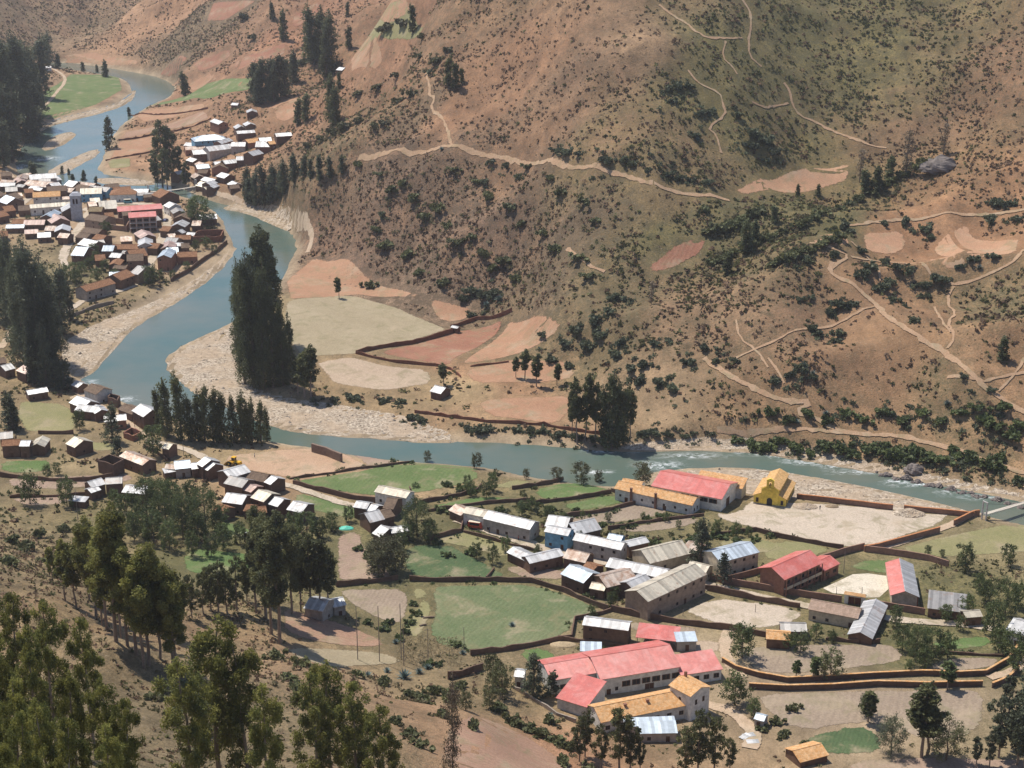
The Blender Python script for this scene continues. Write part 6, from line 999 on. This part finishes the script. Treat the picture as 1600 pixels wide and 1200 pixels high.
# footbridges
def bridge(a, b, wd, label, zdeck, tower=True):
    A = np.array([*at_z(*a, zdeck)]); Bp = np.array([*at_z(*b, zdeck)]); d = Bp - A; L = float(np.hypot(*d)); ang = math.atan2(d[1], d[0]); o = ob('footbridge', None, loc=(A[0], A[1], zdeck), rz=ang); prop(o, label, 'bridge'); m = MB(); nP = int(L / .9); wood = m_bark((.55, .49, .41)); pl = MB(); pl.box(0, -wd / 2, -.08, .82, wd / 2, 0); plm = pl.mesh('plank', wood)
    for i in range(nP): ob('plank', plm, o, (i * .9, 0, -.5 * math.sin(math.pi * i / nP)))
    for s in (-1, 1):
        c = MB(); c.tube([(L * t, s * wd / 2, 3.4 * (2 * t - 1) ** 2 + .6 - .5 * math.sin(math.pi * t)) for t in np.linspace(0, 1, 15)], [.05] * 15, 5); part(o, 'cable', c, m_plain((.12, .11, .1), .5, .5))
        c = MB(); c.box(0, s * wd / 2 - .05, -.65, L, s * wd / 2 + .05, -.55); part(o, 'beam', c, wood)
    if tower:
        for x in (0, L):
            t = MB()
            for s in (-1, 1): t.box(x - .2, s * (wd / 2 + .15) - .2, -zdeck - .5, x + .2, s * (wd / 2 + .15) + .2, 4.2)
            t.box(x - .2, -wd / 2 - .35, 4.2, x + .2, wd / 2 + .35, 4.55); part(o, 'tower', t, m_wall((.45, .42, .4), .1))
bridge((1538,803), (1680,757), 1.5, 'plank footbridge on cables over the green river beside the churchyard', 4.2)
bridge((232,300), (306,291), 2.0, 'footbridge crossing the river between the town and the hamlet', 4.0)
# vehicles
def wheel(root, x, y, r_, wd): 
    m = MB(); m.tube([(x, y - wd / 2, r_), (x, y + wd / 2, r_)], [r_, r_], 14); o = part(root, 'wheel', m, m_plain((.02, .02, .02), .8, 0.)); m = MB(); m.tube([(x, y - wd / 2 - .02, r_), (x, y + wd / 2 + .02, r_)], [r_ * .5, r_ * .5], 10); part(o, 'rim', m, m_plain((.5, .35, .05), .5, 0.))
YEL = m_plain((.72, .40, .03), .45, 0.)
p = P(366, 728); r = ob('wheel_loader', None, loc=(p[0], p[1], Z(*p) + .16), rz=R(155)); prop(r, 'yellow wheel loader standing on the bare earth yard', 'loader'); r.scale = (1.1, 1.1, 1.1)
for x in (-1.3, 1.4):
    for y in (-.95, .95): wheel(r, x, y, .75, .55)
m = MB(); m.box(-2.6, -.75, .7, -.4, .75, 1.75); m.box(-2.75, -.7, .8, -2.6, .7, 1.5); m.box(-.4, -.5, .65, 1.9, .5, 1.2); part(r, 'body', m, YEL)
m = MB(); m.box(-.6, -.65, 1.75, .6, .65, 2.0); m.box(-.75, -.75, 3.0, .7, .75, 3.15); [m.box(x - .06, y - .06, 2.0, x + .06, y + .06, 3.0) for x in (-.54, .54) for y in (-.6, .6)]; c_ = part(r, 'cab', m, YEL); m = MB(); m.box(-.5, -.62, 2.0, .5, .62, 3.0); part(c_, 'glass', m, m_plain((.03, .035, .04), .1, 0.))
for y in (-.45, .45): m = MB(); m.tube([(.7, y, 1.5), (1.9, y, 1.5), (2.7, y, .7)], [.12, .13, .1], 6); part(r, 'arm', m, YEL)
m = MB(); m.poly([(2.6,-1.25,.15),(2.6,1.25,.15),(2.55,1.25,1.15),(2.55,-1.25,1.15),(3.6,-1.25,.1),(3.6,1.25,.1),(2.7,-1.25,.25),(2.7,1.25,.25)],[(0,1,2,3),(0,4,5,1),(0,3,4),(1,5,2)]); part(r, 'bucket', m, m_plain((.45, .25, .03), .6, 0.))
def car(u, v, ang, colr, label, kind='car', name='parked_car', s=1.):
    p = P(u, v); r = ob(name, None, loc=(p[0], p[1], Z(*p) + .3), rz=ang); prop(r, label, kind); M_ = m_plain(colr, .35, 0.); G_ = m_plain((.02, .025, .03), .1, 0.); r.scale = (s, s, s)
    m = MB(); van = kind != 'car'; top = 2.0 if van else 1.45
    prof = [(-2.1,.35),(2.1,.35),(2.1,.8),(1.9 if van else 1.1,.95 if not van else 1.1),(1.6 if van else .6,top),(-1.95 if van else -1.3,top),(-2.1 if van else -1.9,.95)]; k = len(prof)
    m.poly([(x, -.85, z) for x, z in prof] + [(x, .85, z) for x, z in prof], [tuple(range(k))[::-1] if False else tuple(range(k)), tuple(range(2 * k - 1, k - 1, -1))] + [((i + 1) % k, i, i + k, (i + 1) % k + k) for i in range(k)]); part(r, 'body', m, M_)
    for y in (-.86, .86): m = MB(); m.box(-1.5 if van else -1.1, y - .02, 1.15 if van else .95, 1.4 if van else .6, y + .02, top - .18); part(r, 'side_window', m, G_)
    for x in (-1.3, 1.35):
        for y in (-.8, .8): wheel(r, x, y, .33, .2)
    if van: m = MB(); m.box(-2.0, -.8, top + .005, 1.55, .8, top + .08); part(r, 'roof', m, m_plain((.72, .62, .48), .5, 0.))
    return r
car(259, 346, R(75), (.10, .12, .25), 'small dark blue car parked in the town street'); car(743, 826, R(-18), (.62, .10, .05), 'small red van with cream roof parked by the whitewashed street house', 'van', 'parked_van', 1.15); car(200, 318, R(10), (.12, .38, .45), 'turquoise van parked before the white corner building', 'van', 'parked_van', 1.2)
# people
def person_mesh():
    J = [(0,0,.92),(0,0,1.15),(0,0,1.38),(0,0,1.5),(0,0,1.58),(0,0.01,1.70),(.1,0,.86),(.11,.05,.48),(.11,0,.08),(.12,.12,.04),(-.1,0,.86),(-.13,-.04,.48),(-.15,-.12,.08),(-.15,0,.04),(.19,0,1.4),(.25,-.02,1.13),(.24,.08,.9),(-.19,0,1.4),(-.26,.02,1.13),(-.25,.12,.9)]
    E = [(0,1),(1,2),(2,3),(3,4),(4,5),(0,6),(6,7),(7,8),(8,9),(0,10),(10,11),(11,12),(12,13),(2,14),(14,15),(15,16),(2,17),(17,18),(18,19)]; Rr = [.15,.14,.16,.07,.085,.1,.1,.07,.045,.05,.1,.07,.045,.05,.07,.05,.04,.07,.05,.04]
    me = bpy.data.meshes.new('person'); me.from_pydata(J, E, []); o = bpy.data.objects.new('tmp', me); COL.objects.link(o); o.modifiers.new('s', 'SKIN'); me.skin_vertices[0].data[0].use_root = True
    for i, q in enumerate(Rr): me.skin_vertices[0].data[i].radius = (q, q * .8 if i in (0, 1, 2) else q)
    s = o.modifiers.new('d', 'SUBSURF'); s.levels = 1; bpy.context.view_layer.update(); r_ = bpy.data.meshes.new_from_object(o.evaluated_get(bpy.context.evaluated_depsgraph_get())); bpy.data.objects.remove(o); r_.name = 'person'; return r_
PM = person_mesh()
def person(u, v, shirt, trs, ang, label):
    p = P(u, v); me = PM.copy(); me.materials.clear()
    for c in ((.32, .19, .13), shirt, trs): me.materials.append(m_plain(c, .9, 0.))
    for f in me.polygons: z = f.center.z; f.material_index = 2 if z < .95 else (1 if z < 1.5 and not (abs(f.center.x) > .2 and z < 1.1) else 0)
    o = ob('person', me, loc=(p[0], p[1], Z(*p) + .3), rz=ang); prop(o, label, 'person'); h = MB(); h.tube([(0,0,1.68),(0,0,1.74),(0,0,1.82)],[.135,.125,.06],9); ob('hair', h.mesh('hair', m_plain((.02, .016, .014), .8, 0.)), o)
for a in [(765,833,(.1,.12,.2),(.05,.05,.07),1.,'person in dark blue top walking along the sandy village street'),(810,846,(.35,.08,.07),(.04,.04,.06),2.,'person in red top walking past the long street house'),(733,825,(.12,.2,.12),(.06,.05,.05),0.,'person in green top standing near the red van'),(202,668,(.4,.4,.42),(.05,.05,.08),.5,'person in pale top on the lane by the unfinished brick walls'),(211,670,(.08,.08,.1),(.05,.05,.05),1.5,'person in black on the lane by the unfinished brick walls'),(1281,798,(.06,.08,.14),(.05,.05,.06),.3,'person standing by the timber heap in the churchyard'),(496,703,(.1,.12,.3),(.06,.06,.08),0.,'worker in blue on top of the stone abutment'),(503,705,(.4,.15,.06),(.05,.05,.06),1.,'worker in orange on top of the stone abutment'),(398,716,(.5,.5,.5),(.07,.07,.1),2.,'worker in pale shirt near the yellow loader')]: person(*a)
# earth mound and abutment on the building site, heaps
def mound(name, u, v, rx, ry, h, mat, label=None, cat=None, seed=0, rz=0., kind=None):
    p = P(u, v); rng = np.random.RandomState(seed); n_ = 22; a = np.linspace(-1, 1, n_); mx, my = np.meshgrid(a, a); d = np.sqrt(mx ** 2 + my ** 2); hz = np.clip(1 - d ** 1.4, 0, 1) * h * (1 + .5 * vn(mx * 10 + seed * 9, my * 10, 3, 61)) ; ca, sa = math.cos(rz), math.sin(rz); X = mx * rx * ca - my * ry * sa; Y = mx * rx * sa + my * ry * ca
    zz = bil(HF, X + p[0], Y + p[1]) - Z(*p) + np.where(d < 1, hz + .2, -.4); I = np.arange(n_ * n_).reshape(n_, n_); F = np.stack([I[:-1, :-1], I[:-1, 1:], I[1:, 1:], I[1:, :-1]], -1).reshape(-1, 4); o = ob(name, fastmesh(name, np.stack([X, Y, zz], -1).reshape(-1, 3), F, mat, True), loc=(p[0], p[1], Z(*p))); prop(o, label, cat, kind=kind)
mound('earth_mound', 470, 722, 17, 15, 3.6, m_field((.36, .24, .165), (.42, .29, .2), 0, 0, 2.), 'bulldozed earth mound leading up to the stone abutment', 'mound', 2, .2)
wall_line('stone_abutment', [(488,706),(510,712),(534,722)], 3.4, .9, m_wall((.24, .17, .13), .1), 'stone abutment wall beside the earth mound at the river', 'abutment', ragged=.05)
mound('rubble_heap', 1258, 792, 4.5, 3.5, 1.1, m_gravel(), 'pale rubble heap beside the chapel', 'heap', 4); mound('timber_heap', 1300, 792, 2.5, 1.6, .8, m_bark((.3, .22, .14)), 'low brown timber heap in the churchyard', 'heap', 5); mound('gravel_heap', 1420, 803, 6, 4, 1.6, m_gravel(), 'grey gravel heap by the churchyard wall gap', 'heap', 6)
mound('tarp', 541, 826, 2.6, 1.6, .8, m_plain((.12, .55, .42), .5, 0.), 'turquoise tarpaulin heap at the ploughed field corner', 'tarp', 7); mound('straw_heap', 880, 1008, 4, 2, .8, m_bark((.42, .32, .2)), 'straw-coloured debris heap beside the dark barn', 'heap', 8); mound('firewood_heap', 120, 622, 3, 2, 1., m_bark((.5, .38, .25)), 'pale firewood heap beside the bright tin roofs', 'heap', 9)
for u, v, l, rz in [(670,966,3.4,.2),(661,978,2.2,.5)]: p = P(u, v); m = MB(); m.tube([(-l/2,0,.3),(0,.1,.32),(l/2,0,.3)],[.32,.3,.25],8); o = ob('felled_log', m.mesh('felled_log', m_bark((.22, .16, .12))), loc=(p[0], p[1], Z(*p)), rz=rz); prop(o, ('long' if l > 3 else 'short') + ' felled log on the grass strip beside the pale green field', 'log')
for u, v, rz in [(1170,1150,.3),(1176,1160,.1),(1164,1152,.8)]:
    p = P(u, v); m = MB(); [m.box(-1.6, -.9 + i * .46, .3 + .02 * (i % 2), 1.6, -.47 + i * .46, .34 + .02 * (i % 2)) for i in range(4)]; o = ob('roof_sheet', m.mesh('roof_sheet', m_tin((.68, .67, .65), .1, .2)), loc=(p[0], p[1], Z(*p)), rz=rz); prop(o, 'loose pale tin sheets lying beside the convent drive', 'metal sheet', 'loose tin sheets')
# corn stubble below the poles
xs = rs.uniform(-1, 1, 900); ys = rs.uniform(-1, 1, 900); p = P(672, 1018); X = p[0] + xs * 9; Y = p[1] + ys * 10 ; Zs = bil(HF, X, Y); C = np.stack([X, Y, Zs + .4], -1); V, F = leaves(C, rs, .35, .25, 2.); me = fastmesh('corn_stubble', V, F, m_scrub()); colattr(me, 'tint', np.repeat(np.array([.40, .33, .2]) * (.6 + .6 * rs.rand(900, 1)), 4, 0)); prop(ob('corn_stubble', me), 'pale corn stubble below the poles', kind='stuff')

# ------------------------------------------------------------------ air
hm = bpy.data.materials.new('haze_air'); hm.use_nodes = True; ht_ = hm.node_tree; ht_.nodes.clear(); ho = ht_.nodes.new('ShaderNodeOutputMaterial'); hv = ht_.nodes.new('ShaderNodeVolumePrincipled')
hv.inputs['Color'].default_value = (.88, .85, .88, 1); hv.inputs['Density'].default_value = .00007; hv.inputs['Anisotropy'].default_value = .3; ht_.links.new(hv.outputs[0], ho.inputs['Volume'])
hb = MB(); hb.box(-760, -60, -9, 760, 2000, max(CAMH + 12, float(HF.max()) + 40)); prop(ob('haze', hb.mesh('haze', hm)), 'thin pale haze over the valley', kind='stuff')
